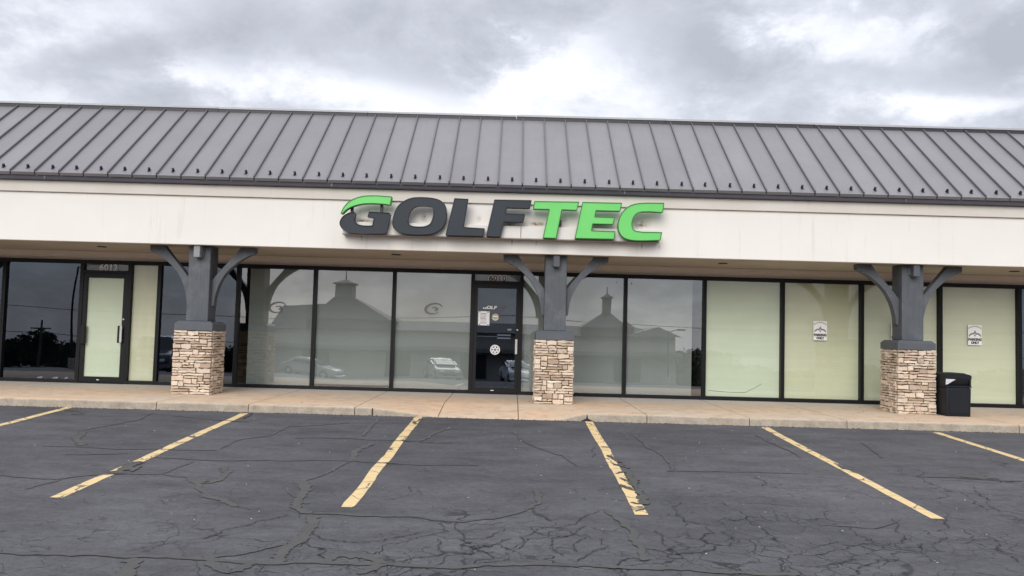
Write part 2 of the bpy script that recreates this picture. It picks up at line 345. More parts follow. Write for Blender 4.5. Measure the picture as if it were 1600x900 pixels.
class B:
    """collects geometry; build() links it as one mesh object"""
    def __init__(s): s.v = []; s.f = []; s.m = []
    def add(s, vs, fs, m=0):
        k = len(s.v); s.v += [Vector(v) for v in vs]; s.f += [tuple(i + k for i in f) for f in fs]; s.m += [m] * len(fs); return s
    def box(s, x0, x1, y0, y1, z0, z1, m=0, bev=0.0):
        if bev <= 0:
            vs = [(x, y, z) for x in (x0, x1) for y in (y0, y1) for z in (z0, z1)]
            return s.add(vs, [(0, 1, 3, 2), (4, 6, 7, 5), (0, 4, 5, 1), (2, 3, 7, 6), (0, 2, 6, 4), (1, 5, 7, 3)], m)
        bm = bmesh.new(); bmesh.ops.create_cube(bm, size=1)
        for v in bm.verts:
            v.co = Vector(((x0 + x1) / 2 + v.co.x * (x1 - x0), (y0 + y1) / 2 + v.co.y * (y1 - y0), (z0 + z1) / 2 + v.co.z * (z1 - z0)))
        bmesh.ops.bevel(bm, geom=bm.edges[:], offset=bev, segments=2, affect='EDGES', profile=.5)
        return s.bm(bm, m)
    def bm(s, bm, m=0):
        bm.verts.index_update()
        s.add([v.co.copy() for v in bm.verts], [tuple(v.index for v in f.verts) for f in bm.faces], m); bm.free(); return s
    def prism_y(s, pts, y0, y1, m=0, mside=None):
        """outline in x,z (any simple polygon) extruded from y0 (front) to y1"""
        from mathutils.geometry import tessellate_polygon
        loops = pts if isinstance(pts[0][0], (tuple, list)) else [pts]
        flat = [q for l in loops for q in l]; tri = tessellate_polygon([[Vector((q[0], q[1], 0)) for q in l] for l in loops])
        n = len(flat); k = len(s.v)
        s.v += [Vector((q[0], y0, q[1])) for q in flat] + [Vector((q[0], y1, q[1])) for q in flat]
        for t in tri:
            s.f.append(tuple(k + i for i in t)); s.m.append(m)
            s.f.append(tuple(k + n + i for i in reversed(t))); s.m.append(m)
        off = 0
        for l in loops:
            c = len(l)
            for i in range(c):
                a_, b_ = off + i, off + (i + 1) % c
                s.f.append((k + a_, k + b_, k + n + b_, k + n + a_)); s.m.append(m if mside is None else mside)
            off += c
        return s
    def cyl(s, a, b, r0, r1=None, seg=12, m=0, cap=True):
        a, b = Vector(a), Vector(b); r1 = r0 if r1 is None else r1
        q = (b - a).to_track_quat('Z', 'Y').to_matrix()
        vs = [a + q @ Vector((r0 * math.cos(t * 2 * math.pi / seg), r0 * math.sin(t * 2 * math.pi / seg), 0)) for t in range(seg)]
        vs += [b + q @ Vector((r1 * math.cos(t * 2 * math.pi / seg), r1 * math.sin(t * 2 * math.pi / seg), 0)) for t in range(seg)]
        fs = [(t, (t + 1) % seg, seg + (t + 1) % seg, seg + t) for t in range(seg)]
        if cap: fs += [tuple(range(seg))[::-1], tuple(range(seg, 2 * seg))]
        return s.add(vs, fs, m)
    def mesh(s, name, mats, smooth=False, fix=True):
        me = new_mesh(name, s.v, s.f, mats, smooth, s.m)
        if fix:
            bm = bmesh.new(); bm.from_mesh(me); bmesh.ops.recalc_face_normals(bm, faces=bm.faces); bm.to_mesh(me); bm.free()
        return me
    def build(s, name, mats, parent=None, smooth=False, loc=None, fix=True):
        return link(name, s.mesh(name, mats, smooth, fix), parent, loc)
def dup(root, loc=None, label=None):
    def cp(o, par):
        c = o.copy(); COL.objects.link(c)
        if par is not None: c.parent = par
        for ch in kids[o]: cp(ch, c)
        return c
    kids = {}
    def scan(o):
        kids[o] = list(o.children)
        for ch in kids[o]: scan(ch)
    scan(root); r = cp(root, None)
    if loc is not None: r.location = loc
    if label: r['label'] = label
    return r
def crom(pts, n=6, closed=True):
    out = []; c = len(pts)
    for i in range(c if closed else c - 1):
        g = lambda j: Vector(pts[j % c]) if closed else Vector(pts[max(0, min(c - 1, j))])
        p0, p1, p2, p3 = g(i - 1), g(i), g(i + 1), g(i + 2)
        for t in range(n):
            t /= n
            out.append(tuple(.5 * ((2 * p1) + (-p0 + p2) * t + (2 * p0 - 5 * p1 + 4 * p2 - p3) * t * t + (-p0 + 3 * p1 - 3 * p2 + p3) * t ** 3)))
    if not closed: out.append(tuple(pts[-1]))
    return out
def text_mesh(s, size, mat, name, bold=0.0, shear=0.0, depth=.0015, squash=1.0, space=1.0):
    cu = bpy.data.curves.new(name, 'FONT'); cu.body = s; cu.size = size; cu.align_x = 'CENTER'; cu.align_y = 'CENTER'
    cu.offset = bold; cu.shear = shear; cu.extrude = depth; cu.resolution_u = 3; cu.space_character = space
    o = bpy.data.objects.new(name, cu); COL.objects.link(o); bpy.context.view_layer.update()
    me = bpy.data.meshes.new_from_object(o.evaluated_get(bpy.context.evaluated_depsgraph_get()))
    bpy.data.objects.remove(o); me.name = name; me.materials.clear(); me.materials.append(mat)
    for v in me.vertices: x, y, z = v.co; v.co = (x * squash, -z, y)      # stand it up, facing -y
    me.update(); return me

# ------------------------------------------------------------------ ground, lot, sidewalk
xs = [-900, -300, -120, -60, -30, -20] + [i * 1.0 for i in range(-18, 19)] + [20, 30, 60, 120, 300, 900]
ys = [900, 200, 40, -1.0, -3.38, -3.42] + [-3.42 - .5 * i for i in range(1, 30)] + [-18, -22, -30, -40, -50, -60, -85, -150, -300, -900]
ys = sorted(set(ys), reverse=True)
vs_ = []; fs_ = []
for j, y in enumerate(ys):
    for i, x in enumerate(xs): vs_.append((x, y, lot_z(y)))
nx = len(xs)
for j in range(len(ys) - 1):
    for i in range(nx - 1): fs_.append((j * nx + i, (j + 1) * nx + i, (j + 1) * nx + i + 1, j * nx + i + 1))
lot = link('parking_lot', new_mesh('parking_lot', vs_, fs_, ASPH)); tag(lot, 'dark cracked asphalt parking lot with yellow stall lines', None, kind='structure')

def ribbon(pts, width, z, name, mat, jit=.0, seg=.12, taper=True, seed=1):
    """flat band over the lot along world points"""
    rr = random.Random(seed); P = [Vector((q[0], q[1], 0)) for q in pts]
    out = []
    for a_, b_ in zip(P, P[1:]):
        n = max(1, int((b_ - a_).length / seg))
        for t in range(n): out.append(a_.lerp(b_, t / n))
    out.append(P[-1]); n = len(out); L_ = []; Rr = []
    for i, q in enumerate(out):
        t = (out[min(i + 1, n - 1)] - out[max(i - 1, 0)]).normalized(); nn = Vector((-t.y, t.x, 0))
        w = width / 2 * (1 + jit * rr.uniform(-1, 1))
        if taper and (i == 0 or i == n - 1): w *= .35
        off = nn * (width * .35 * jit * rr.uniform(-1, 1))
        a1, a2 = q + nn * w + off, q - nn * w * (1 + jit * rr.uniform(-.5, .5)) + off
        for lst, pt in ((L_, a1), (Rr, a2)):
            lst.append((pt.x, pt.y, SL * (pt.y + 3.4) + z if pt.y < -3.4 else z))
    v = L_ + Rr; f = [(i, n + i, n + i + 1, i + 1) for i in range(n - 1)]
    o = link(name, new_mesh(name, v, f, mat), lot)
    return o

# stall lines: start at the curb, end towards the drive lane (photo positions laid on the lot's plane)
lines = [((384, 646), (89, 778)), ((655, 650), (543, 793)), ((921, 659), (1003, 805)), ((1195, 668), (1465, 811)), ((1463, 676), (1930, 812))]
L5 = [(at_lot(*a_), at_lot(*b_)) for a_, b_ in lines]
L5.insert(0, (at_lot(112, 636), at_lot(112, 636) + (L5[0][1] - L5[0][0])))
L5[-1] = (L5[-1][0], L5[-1][0] + (L5[3][1] - L5[3][0]) + Vector((.1, 0, 0)))
for i, (a_, b_) in enumerate(L5):
    q = [a_.lerp(b_, t / 7) + Vector((R.uniform(-.012, .012), 0, 0)) for t in range(8)]
    ribbon(q, .118, .004, 'parking_line', YEL, .06, .14, False, 30 + i)
def wander(P, amp, rr, depth=3):
    for _ in range(depth):
        out = []
        for a_, b_ in zip(P, P[1:]):
            d_ = b_ - a_; out += [a_, (a_ + b_) / 2 + Vector((-d_.y, d_.x, 0)) * rr.uniform(-amp, amp)]
        P = out + [P[-1]]
    return P
def band(pts, w, mat=TAR, z=.0055, nm='tar_band', jit=.34, seed=None):
    band.k += 1
    P = [at_lot(*q) for q in pts]; P = [Vector((q.x, q.y, 0)) for q in P]
    P = wander(P, .16 if mat is CRK else .07, random.Random(band.k), 4 if mat is CRK else 3)
    ribbon([(q.x, q.y) for q in P], w, z + .00005 * band.k, nm, mat, jit, .04, True, 100 + band.k)
band.k = 0
for w, pts in [
    (.05, [(0, 742), (90, 749), (165, 741), (250, 741), (295, 746)]), (.05, [(40, 765), (95, 750)]), (.045, [(-60, 740), (0, 742)]),
    (.045, [(250, 741), (275, 731), (300, 721)]), (.085, [(295, 746), (322, 755), (345, 750), (357, 738), (347, 730)]),
    (.075, [(297, 747), (310, 762), (322, 776), (350, 782), (370, 792)]), (.028, [(65, 697), (250, 702), (340, 704)]),
    (.035, [(240, 715), (380, 720), (600, 724), (750, 727)]), (.03, [(95, 711), (200, 709)]), (.03, [(345, 702), (372, 688), (425, 680), (450, 667), (550, 661)]),
    (.03, [(270, 650), (330, 656), (390, 660)]), (.035, [(98, 642), (122, 642), (132, 647), (110, 648)]), (.025, [(130, 672), (215, 657), (240, 645)]),
    (.10, [(127, 675), (127, 697)]), (.03, [(460, 685), (620, 689), (712, 692)]), (.06, [(592, 655), (568, 682)]),
    (.075, [(582, 692), (552, 708), (547, 722)]), (.045, [(545, 722), (520, 735), (500, 744), (476, 752)]), (.095, [(476, 752), (474, 772), (463, 785), (461, 794), (485, 803)]),
    (.055, [(463, 785), (482, 788)]), (.02, [(447, 762), (461, 778)]),
    (.045, [(485, 803), (575, 807), (640, 807), (725, 816), (770, 811), (800, 804), (822, 797)]), (.06, [(822, 797), (844, 786), (842, 775), (837, 767)]),
    (.095, [(492, 806), (482, 830), (455, 852), (438, 868), (430, 880)]), (.055, [(0, 864), (100, 867), (200, 871), (320, 875), (430, 881), (550, 881), (650, 885), (800, 883), (900, 884), (1050, 889), (1250, 898)]),
    (.04, [(320, 874), (380, 866), (420, 856), (448, 850)]), (.12, [(209, 873), (203, 886), (188, 905)]), (.09, [(325, 877), (360, 894), (395, 880)]),
    (.08, [(505, 880), (528, 868), (575, 872), (604, 882), (560, 898)]), (.075, [(947, 797), (975, 817), (990, 832), (997, 852), (1005, 877)]),
    (.09, [(-40, 858), (0, 864)]), (.035, [(800, 675), (840, 700), (880, 712), (900, 728)]), (.05, [(992, 680), (1012, 700), (1040, 715), (1050, 737)]),
    (.022, [(1040, 737), (1150, 738), (1265, 741)]), (.035, [(1345, 692), (1362, 703), (1376, 716)]), (.03, [(1180, 680), (1220, 700), (1250, 716)]), (.05, [(655, 690), (700, 670)]),
    (.018, [(1280, 820), (1365, 827), (1400, 817), (1405, 812)]), (.09, [(1500, 745), (1560, 748)]), (.03, [(1430, 745), (1600, 752)])]:
    band(pts, w)
for pts in [[(370, 792), (390, 797), (415, 793)], [(200, 861), (320, 842), (345, 830), (400, 815), (450, 805)], [(716, 817), (720, 832), (724, 843)], [(724, 843), (760, 842), (790, 826)],
            [(490, 833), (510, 844), (560, 848), (620, 840), (660, 832)], [(682, 842), (684, 855), (688, 862), (740, 866), (745, 855), (800, 842)], [(688, 862), (740, 867)], [(610, 880), (665, 871), (700, 864), (790, 868)],
            [(800, 865), (812, 840), (850, 825), (900, 820), (945, 797)], [(862, 842), (864, 858), (880, 870)], [(862, 842), (890, 838), (915, 822)], [(902, 862), (906, 845), (915, 840)], [(902, 878), (950, 855), (940, 842)],
            [(1020, 830), (1035, 842), (1050, 860), (1062, 867)], [(1062, 725 + 60), (1058, 805), (1070, 815), (1110, 820)], [(1125, 830), (1140, 855)], [(1250, 884), (1320, 878), (1400, 875)], [(1440, 865), (1445, 850), (1480, 840)],
            [(1560, 850), (1566, 865), (1590, 880)], [(1480, 812), (1481, 828), (1465, 830)], [(1340, 890), (1375, 876), (1410, 877)], [(1180, 745), (1190, 760)], [(930, 700), (925, 715)], [(1520, 760), (1545, 790), (1560, 800)], [(640, 760), (642, 770)], [(1395, 812), (1405, 820), (1411, 850)]]:
    band(pts, .0085, CRK, .006, 'crack', .8)
# tar blobs dragged over the paint where the cracks cross it
for w, pts in [(.13, [(178, 741), (196, 733), (216, 722)]), (.05, [(205, 738), (222, 729)]), (.05, [(955, 725), (985, 733)]), (.04, [(962, 741), (984, 737)]), (.05, [(968, 758), (994, 768)]), (.03, [(985, 786), (1006, 789)]),
               (.08, [(991, 748), (1003, 775), (1010, 790)]), (.035, [(938, 699), (956, 700)]), (.05, [(950, 712), (972, 724)]), (.03, [(960, 727), (978, 727)]), (.03, [(968, 748), (990, 757)]), (.07, [(972, 732), (985, 750)]), (.03, [(992, 800), (1008, 795)]), (.07, [(1308, 727), (1328, 735)]), (.03, [(1303, 724), (1340, 741)]), (.02, [(626, 688), (642, 691)]), (.02, [(598, 724), (625, 725)]), (.035, [(648, 664), (656, 655)]), (.03, [(380, 655), (392, 645)]), (.018, [(1215, 682), (1232, 684)])]:
    band(pts, w, TAR, .007, 'tar_band', .6)

# sidewalk: slabs with sunken joints and the curb ramp in the middle
SWZ, YF = .13, -3.40
joints_px = [(-230, 640), (-100, 615), (44, 604), (297, 617), (440, 617), (585, 621), (700, 623), (810, 640), (983, 623 + 8), (1103, 628), (1230, 632), (1490, 645), (1640, 655)]
def jx(px, py):
    d = ray(px, py); t = (SWZ - CAM.z) / d.z; return (CAM + d * t).x
JX = sorted([jx(*q) for q in joints_px]); JX = [-40, -30, -22, -16] + [x for x in JX if -14 < x < 14] + [14.6, 18, 24, 32, 40]
J0 = sorted(JX)
rampL0, rampL1, rampR1, rampR0 = [at_y(q, 645, YF).x for q in (583, 690, 868, 917)]
def walk_z(x, y):
    if x <= rampL0 or x >= rampR0: k = 0
    elif x < rampL1: k = (x - rampL0) / (rampL1 - rampL0)
    elif x <= rampR1: k = 1
    else: k = (rampR0 - x) / (rampR0 - rampR1)
    t = max(0, min(1, (-y - 2.15) / 1.25))
    return SWZ - .118 * k * t - .008 * (-y / 3.4)
side = thing('sidewalk', 'tan concrete sidewalk with curb along the storefronts', None); side['kind'] = 'structure'
B().box(-40, 40, -3.33, .02, -.3, .01).build('slab_bed', MORT, side)
for a_, b_ in zip(J0, J0[1:]):
    g = .006; x0, x1 = a_ + g, b_ - g
    nx_ = max(2, int((x1 - x0) / .15)); nx_ = min(nx_, 26); X = [x0 + (x1 - x0) * i / nx_ for i in range(nx_ + 1)]
    rows = [0.0, -.8, -1.6, -2.15, -2.5, -2.9, -3.2, -3.36, -3.39, -3.40]
    v = []; f = []; mi = []
    for j, y in enumerate(rows):
        for x in X:
            wv = .0
            z = walk_z(x, y)
            if j == 8: z -= .006
            if j == 9: z -= .022 + .010 * max(0, mnoise.noise(Vector((x * 3.1, 1, 5))))
            if j >= 8: wv = .011 * mnoise.noise(Vector((x * 5, 3, 1)))
            v.append((x, y + wv, z))
    for x in X: v.append((x, -3.405 + .008 * mnoise.noise(Vector((x * 4, 7, 1))), -.12))
    for x in X: v.append((x, 0, -.12))
    n1_ = nx_ + 1; nr = len(rows)
    for j in range(nr - 1):
        for i in range(nx_): f.append((j * n1_ + i, (j + 1) * n1_ + i, (j + 1) * n1_ + i + 1, j * n1_ + i + 1)); mi.append(0 if j < nr - 2 else 1)
    for i in range(nx_): f.append(((nr - 1) * n1_ + i, nr * n1_ + i, nr * n1_ + i + 1, (nr - 1) * n1_ + i + 1)); mi.append(1)
    for e_ in (0, nx_):
        col_ = [j * n1_ + e_ for j in range(nr + 2)]; f.append(tuple(col_ if e_ else col_[::-1])); mi.append(1)
    link('concrete_slab', new_mesh('concrete_slab', v, f, [WALK, CURB], False, mi), side)
# hairline crack at the end of the ramp's kerb, dark chip
ch = B(); q = at_y(917, 650, YF)
ch.add([(q.x - .10, YF - .012, .005), (q.x + .10, YF - .012, .004), (q.x + .02, YF - .014, .045), (q.x, YF - .014, .12), (q.x - .012, YF - .014, .045)], [(0, 1, 2, 3, 4)])
ch.build('kerb_crack', CRK, side, fix=False)
q = at_y(582, 637, YF); B().box(q.x - .008, q.x + .008, YF - .014, YF - .002, .0, .115).build('kerb_crack', CRK, side)
# dirt and grit line where the asphalt meets the kerb
gv = []; gf = []
for i in range(900):
    x = R.uniform(-9.5, 9.5); y = YF - .01 - abs(R.gauss(0, .035)); s_ = R.uniform(.004, .016); k = len(gv)
    z = SL * (y + 3.4) + .001
    gv += [(x - s_, y, z), (x + s_, y - s_ * .4, z), (x, y + s_, z), (x, y, z + s_ * .8)]; gf += [(k, k + 1, k + 3), (k + 1, k + 2, k + 3), (k + 2, k, k + 3)]
o = link('gutter_grit', new_mesh('gutter_grit', gv, gf, simple('grit', (.07, .06, .05), .95, .5, 30))); tag(o, 'dark grit and leaf crumbs lying along the foot of the kerb', 'grit', kind='stuff')
gv = []; gf = []
for i in range(170):
    x = R.uniform(-7, 8); y = R.uniform(-11, -3.8); s_ = R.uniform(.004, .010); k = len(gv); z = SL * (y + 3.4) + .001
    gv += [(x - s_, y, z), (x + s_, y - s_ * .4, z), (x, y + s_, z), (x, y, z + s_ * .8)]; gf += [(k, k + 1, k + 3), (k + 1, k + 2, k + 3), (k + 2, k, k + 3)]
o = link('lot_pebbles', new_mesh('lot_pebbles', gv, gf, simple('pebble', (.5, .48, .45), .8, .3, 30))); tag(o, 'tiny pale pebbles scattered over the dark asphalt', 'pebbles', kind='stuff')

gv = []; gf = []
for i in range(60):
    x = R.uniform(-10, 10); y = -R.random() ** .6 * 3.2; s_ = R.uniform(.008, .022); k = len(gv); z = walk_z(x, y) + .002; an = R.uniform(0, 6.28)
    c2, s2 = math.cos(an) * s_, math.sin(an) * s_
    gv += [(x - c2, y - s2, z), (x + s2 * .5, y - c2 * .5, z + .004), (x + c2, y + s2, z + .001), (x - s2 * .5, y + c2 * .5, z + .006)]; gf += [(k, k + 1, k + 2), (k, k + 2, k + 3)]
o = link('leaf_crumbs', new_mesh('leaf_crumbs', gv, gf, simple('dead_leaf', (.09, .06, .035), .95, .4, 30))); tag(o, 'brown leaf crumbs scattered over the tan sidewalk', 'leaf litter', kind='stuff')

# ------------------------------------------------------------------ the strip mall
bld = thing('strip_mall', 'long low strip mall with grey metal roof and cream fascia', 'building', (0, 0, 0))
XL, XR = -24.0, 24.0
ZF0, ZF1 = 2.745, 3.585        # fascia face
def bx(name, mat, *a_, bev=0): return B().box(*a_, bev=bev).build(name, mat, bld)
bx('fascia', STUC, XL, XR, -2.0, -1.90, ZF0, 3.60, bev=.008)
bx('fascia_trim', TRIM, XL, XR, -2.045, -1.35, 3.604, 3.80, bev=.008)
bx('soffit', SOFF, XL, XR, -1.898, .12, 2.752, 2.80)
bx('wall_band', BWAL, XL, XR, .0, .118, 2.577, 2.750)
# recessed lights in the soffit
for px in (155, 618, 1132, 1590):
    q = at_y(px, 384, -1.2); b = B(); b.cyl((q.x, -1.1, 2.755), (q.x, -1.1, 2.738), .085, .085, 20); b.build('downlight', GRDM, bld)
# eave: drip edge + box gutter
g_ = B(); g_.add([(x, y, z) for x in (XL, XR) for (y, z) in ((-2.05, 3.803), (-2.145, 3.815), (-2.165, 3.86), (-2.165, 3.905), (-2.05, 3.905))],
                 [(0, 1, 6, 5), (1, 2, 7, 6), (2, 3, 8, 7), (3, 4, 9, 8), (4, 0, 5, 9), (0, 4, 3, 2, 1), (5, 6, 7, 8, 9)])
g_.build('gutter', GUTT, bld)
for x in (-8.2, -3.2, 1.9, 6.8, 12): bx('gutter_joint', GUTT, x, x + .03, -2.170, -2.06, 3.812, 3.908)
# roof: standing seam panels from the eave (y=-2.2, z=3.91) to the ridge (y=0, z=5.60)
E0 = Vector((0, -2.20, 3.925)); E1 = Vector((0, 0.0, 5.665)); sl = (E1 - E0); SLN = sl.length; sd_ = sl.normalized(); nrm = Vector((0, -sd_.z, sd_.y))
SP, SX0 = .4235, .132
def slab_on_roof(x0, x1, s0, s1, h0, h1):
    P = []
    for x in (x0, x1):
        for s in (s0, s1):
            for h in (h0, h1): P.append(Vector((x, 0, 0)) + E0 + sd_ * s + nrm * h)
    return P
FB = [(0, 1, 3, 2), (4, 6, 7, 5), (0, 4, 5, 1), (2, 3, 7, 6), (0, 2, 6, 4), (1, 5, 7, 3)]
pm = B().add(slab_on_roof(.006, SP - .006, 0, SLN, -.03, 0), FB)
pm.add(slab_on_roof(.012, SP - .012, -.028, .004, -.05, .006), FB)
pmesh = pm.mesh('roof_panel', ROOF)
smesh = B().add(slab_on_roof(-.009, .009, -.012, SLN + .005, .0005, .040), FB).mesh('seam', SEAM)
gm = B(); 
gm.add(slab_on_roof(-.022, .022, .10, .170, .001, .006), FB); gm.add(slab_on_roof(-.007, .007, .110, .160, .006, .052), FB); gm.add(slab_on_roof(-.019, .019, .148, .160, .006, .058), FB)
gmesh = gm.mesh('snow_guard', GRDM)
k0, k1 = int((XL - SX0) / SP), int((XR - SX0) / SP)
for k in range(k0, k1):
    x = SX0 + k * SP
    p_ = link('roof_panel', pmesh, bld, (x, 0, 0)); s_ = link('seam', smesh, p_, (0, 0, 0))
    if -26 < k < 26: link('snow_guard', gmesh, p_, (SP * .57 + R.uniform(-.008, .008), 0, 0))
B().add([(XL, 0.03, 5.60), (XR, .03, 5.60), (XR, 7.9, 3.4), (XL, 7.9, 3.4), (XL, .03, 5.55), (XR, .03, 5.55), (XR, 7.9, 3.3), (XL, 7.9, 3.3)], [(0, 1, 2, 3), (7, 6, 5, 4), (0, 4, 5, 1), (1, 5, 6, 2), (2, 6, 7, 3), (3, 7, 4, 0)]).build('rear_roof', ROOF, bld)
# ridge flashing with slight sag between its lengths
for i in range(16):
    x0 = XL + i * 3.0; x1 = x0 + 2.994; dz0 = .004 * math.sin(i * 1.7)
    b = B(); b.box(x0, x1, -.075, .12, 5.69 + dz0, 5.728 + dz0, 0); b.box(x0, x1, -.06, .10, 5.60, 5.688 + dz0, 1)  # lower dark box paints the shadow line beneath the light cap
    b.build('ridge_cap', [CAPM, GRDM], bld)
B().box(XL, XR, .14, .30, 2.58, 5.55).build('front_wall', BWAL, bld)
# shell behind: floor, rear wall, party walls, side walls
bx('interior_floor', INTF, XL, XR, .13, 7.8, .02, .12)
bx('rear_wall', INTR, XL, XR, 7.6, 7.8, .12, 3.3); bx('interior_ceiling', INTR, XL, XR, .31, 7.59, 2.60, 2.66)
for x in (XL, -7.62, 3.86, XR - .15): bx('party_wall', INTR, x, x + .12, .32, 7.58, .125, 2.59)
for x in (XL + .001, XR - .201):
    B().add([(x, -1.3, 2.81), (x + .2, -1.3, 2.81), (x + .2, .02, 2.81), (x, .02, 2.81), (x, .0, 5.5), (x + .2, 0, 5.5), (x, -1.3, 4.4), (x + .2, -1.3, 4.4)], [(0, 3, 2, 1), (0, 6, 4, 3), (1, 2, 5, 7), (0, 1, 7, 6), (6, 7, 5, 4), (3, 4, 5, 2)]).build('gable_wall', BWAL, bld)

# storefront: windows and doors
FX = lambda px: (px - 798.2) * 16.2 / F
ZT, ZH, ZS, ZB = 2.575, 2.50, .20, .132
def pane_mesh(x0, x1, z0, z1, amp, seed):
    nx_, nz_ = 10, 12; rr = random.Random(seed); cx, cz = rr.uniform(.35, .65), rr.uniform(.35, .65); s1, s2 = rr.uniform(-1, 1), rr.uniform(-1, 1); tl = rr.uniform(-.5, .5)
    v = []; f = []
    for j in range(nz_ + 1):
        for i in range(nx_ + 1):
            a_, b_ = i / nx_, j / nz_
            d = amp * (math.sin(math.pi * a_) * math.sin(math.pi * b_) + .35 * s1 * math.sin(2 * math.pi * a_) * math.sin(math.pi * b_) + .3 * s2 * math.sin(2 * math.pi * b_) * math.sin(math.pi * a_))
            v.append((x0 + (x1 - x0) * a_, -d + tl * .001 * (a_ - .5), z0 + (z1 - z0) * b_))
    for j in range(nz_):
        for i in range(nx_): k = j * (nx_ + 1) + i; f.append((k, k + 1, k + nx_ + 2, k + nx_ + 1))
    return new_mesh('pane', v, f, None or [], True)
def window(p0, p1, kind, seed, gap=None, rightgap=None):
    x0, x1 = FX(p0) + .0015, FX(p1) - .0015; h = .034
    b = B(); b.box(x0, x0 + h, -.055, .06, ZB, ZT); b.box(x1 - h, x1, -.055, .06, ZB, ZT)
    b.box(x0 + h, x1 - h, -.055, .06, ZH, ZT); b.box(x0 + h, x1 - h, -.055, .06, ZB, ZS)
    w = b.build('window', BLK, bld)
    me = pane_mesh(x0 + h, x1 - h, ZS, ZH, random.Random(seed).choice((.0012, .0018, -.001, .0008)), seed)
    me.materials.append(GLD if kind == 'bare' else (GLS if kind == 'grey' else GLP))
    link('pane', me, w)
    mats = {'grey': SHG, 'olive': SHY, 'mint': SHB, 'cream': SHC}
    if kind in mats:
        a0, a1, zb = x0 + h + .004, x1 - h - .004, ZS + .004
        if gap: a0 = FX(gap)
        if rightgap: a1 = FX(rightgap)
        if seed == 5: zb += .045
        sb = B(); n = 14; V = []; Fc = []
        for j in range(2):
            for i in range(n + 1):
                V.append((a0 + (a1 - a0) * i / n, .045 + .004 * math.sin(i * 1.3 + seed), zb if j == 0 else ZH - .003))
        for i in range(n): Fc.append((i, i + 1, n + 2 + i, n + 1 + i))
        sb.add(V, Fc); sb.add([(v[0], v[1] + .004, v[2]) for v in V], [tuple(reversed(q)) for q in Fc])
        if kind == 'grey': sb.box(a0, a1, .040, .052, zb - .018, zb)
        nm = 'roller_shade' if kind == 'grey' else 'window_paper'
        link(nm, sb.mesh(nm, mats[kind], True, False), w)
    return w
window(-361, -239, 'bare', 21); window(-239, -117, 'bare', 22); window(-117, 6, 'bare', 1); window(6, 127, 'bare', 2)
window(201.5, 248, 'cream', 3); window(248, 371, 'bare', 4)
window(371, 491, 'grey', 8, gap=387.5); window(491, 614.5, 'grey', 5); window(614.5, 737, 'grey', 6)
window(813.5, 855, 'grey', 7); window(855, 976, 'grey', 9); window(976, 1099.5, 'grey', 10, rightgap=1081.5)
window(1099.5, 1221.5, 'mint', 11); window(1221.5, 1345, 'olive', 12); window(1345, 1467.5, 'olive', 13); window(1467.5, 1591, 'olive', 14)
window(1591, 1714, 'bare', 15); window(1714, 1836, 'olive', 16)
bx('end_wall', BWAL, XL, FX(-361) - .002, 0, .12, ZB, 2.574); bx('end_wall', BWAL, FX(1836) + .002, XR, 0, .12, ZB, 2.574)
# crease in the mint paper
q = [at_y(*z_, .02) for z_ in [(1107, 610), (1140, 613), (1165, 613), (1180, 606), (1190, 600)]]
cm = B()
for a_, b_ in zip(q, q[1:]): cm.cyl((a_.x, .040, a_.z), (b_.x, .040, b_.z), .0045, .0045, 5)
cm.build('paper_crease', INKG, bld)
# venetian blind in the far right window
bl = B()
for i in range(60): z = ZS + .03 + i * .037; bl.box(FX(1591) + .05, FX(1714) - .05, .07, .105, z, z + .020)
o = bl.build('venetian_blind', simple('blind_slat', (.20, .20, .18), .6), bld)

def door(p0, p1, papered):
    x0, x1 = FX(p0) + .0015, FX(p1) - .0015
    d = B(); h = .034      # frame
    d.box(x0, x0 + h, -.055, .06, ZB, ZT); d.box(x1 - h, x1, -.055, .06, ZB, ZT); d.box(x0 + h, x1 - h, -.055, .06, ZH, ZT)
    d.box(x0 + h, x1 - h, -.055, .06, 2.325, 2.372); d.box(x0 + h, x1 - h, -.07, .06, ZB, .148)
    d = d.build('door', BLK, bld)
    me = pane_mesh(x0 + h, x1 - h, 2.372, ZH, .0, 50); me.materials.append(GLP); link('transom_pane', me, d)
    B().box(x0 + h, x1 - h, .03, .035, 2.373, ZH - .001).build('transom_backing', simple('transom_grey', (.17, .17, .17), .7) if papered else SHG, d)
    l0, l1 = x0 + h + .004, x1 - h - .004; s_ = .075 if papered else .065
    lf = B(); lf.box(l0, l0 + s_, -.042, .002, .152, 2.32); lf.box(l1 - s_, l1, -.042, .002, .152, 2.32); lf.box(l0 + s_, l1 - s_, -.042, .002, 2.225, 2.32); lf.box(l0 + s_, l1 - s_, -.042, .002, .152, .262)
    lf.build('door_leaf', BLK, d)
    me = pane_mesh(l0 + s_, l1 - s_, .262, 2.225, .0, 51); me.materials.append(GLP if papered else GLD)
    for v in me.vertices: v.co.y -= .02
    link('pane', me, d)
    if papered:
        B().box(l0 + s_ + .002, l1 - s_ - .002, .0045, .009, .264, 2.223).build('window_paper', SHB, d)
    return d, l0, l1, s_
dA, a0, a1, asw = door(127, 201.5, True)
dB, b0, b1, bsw = door(737, 813.5, False)
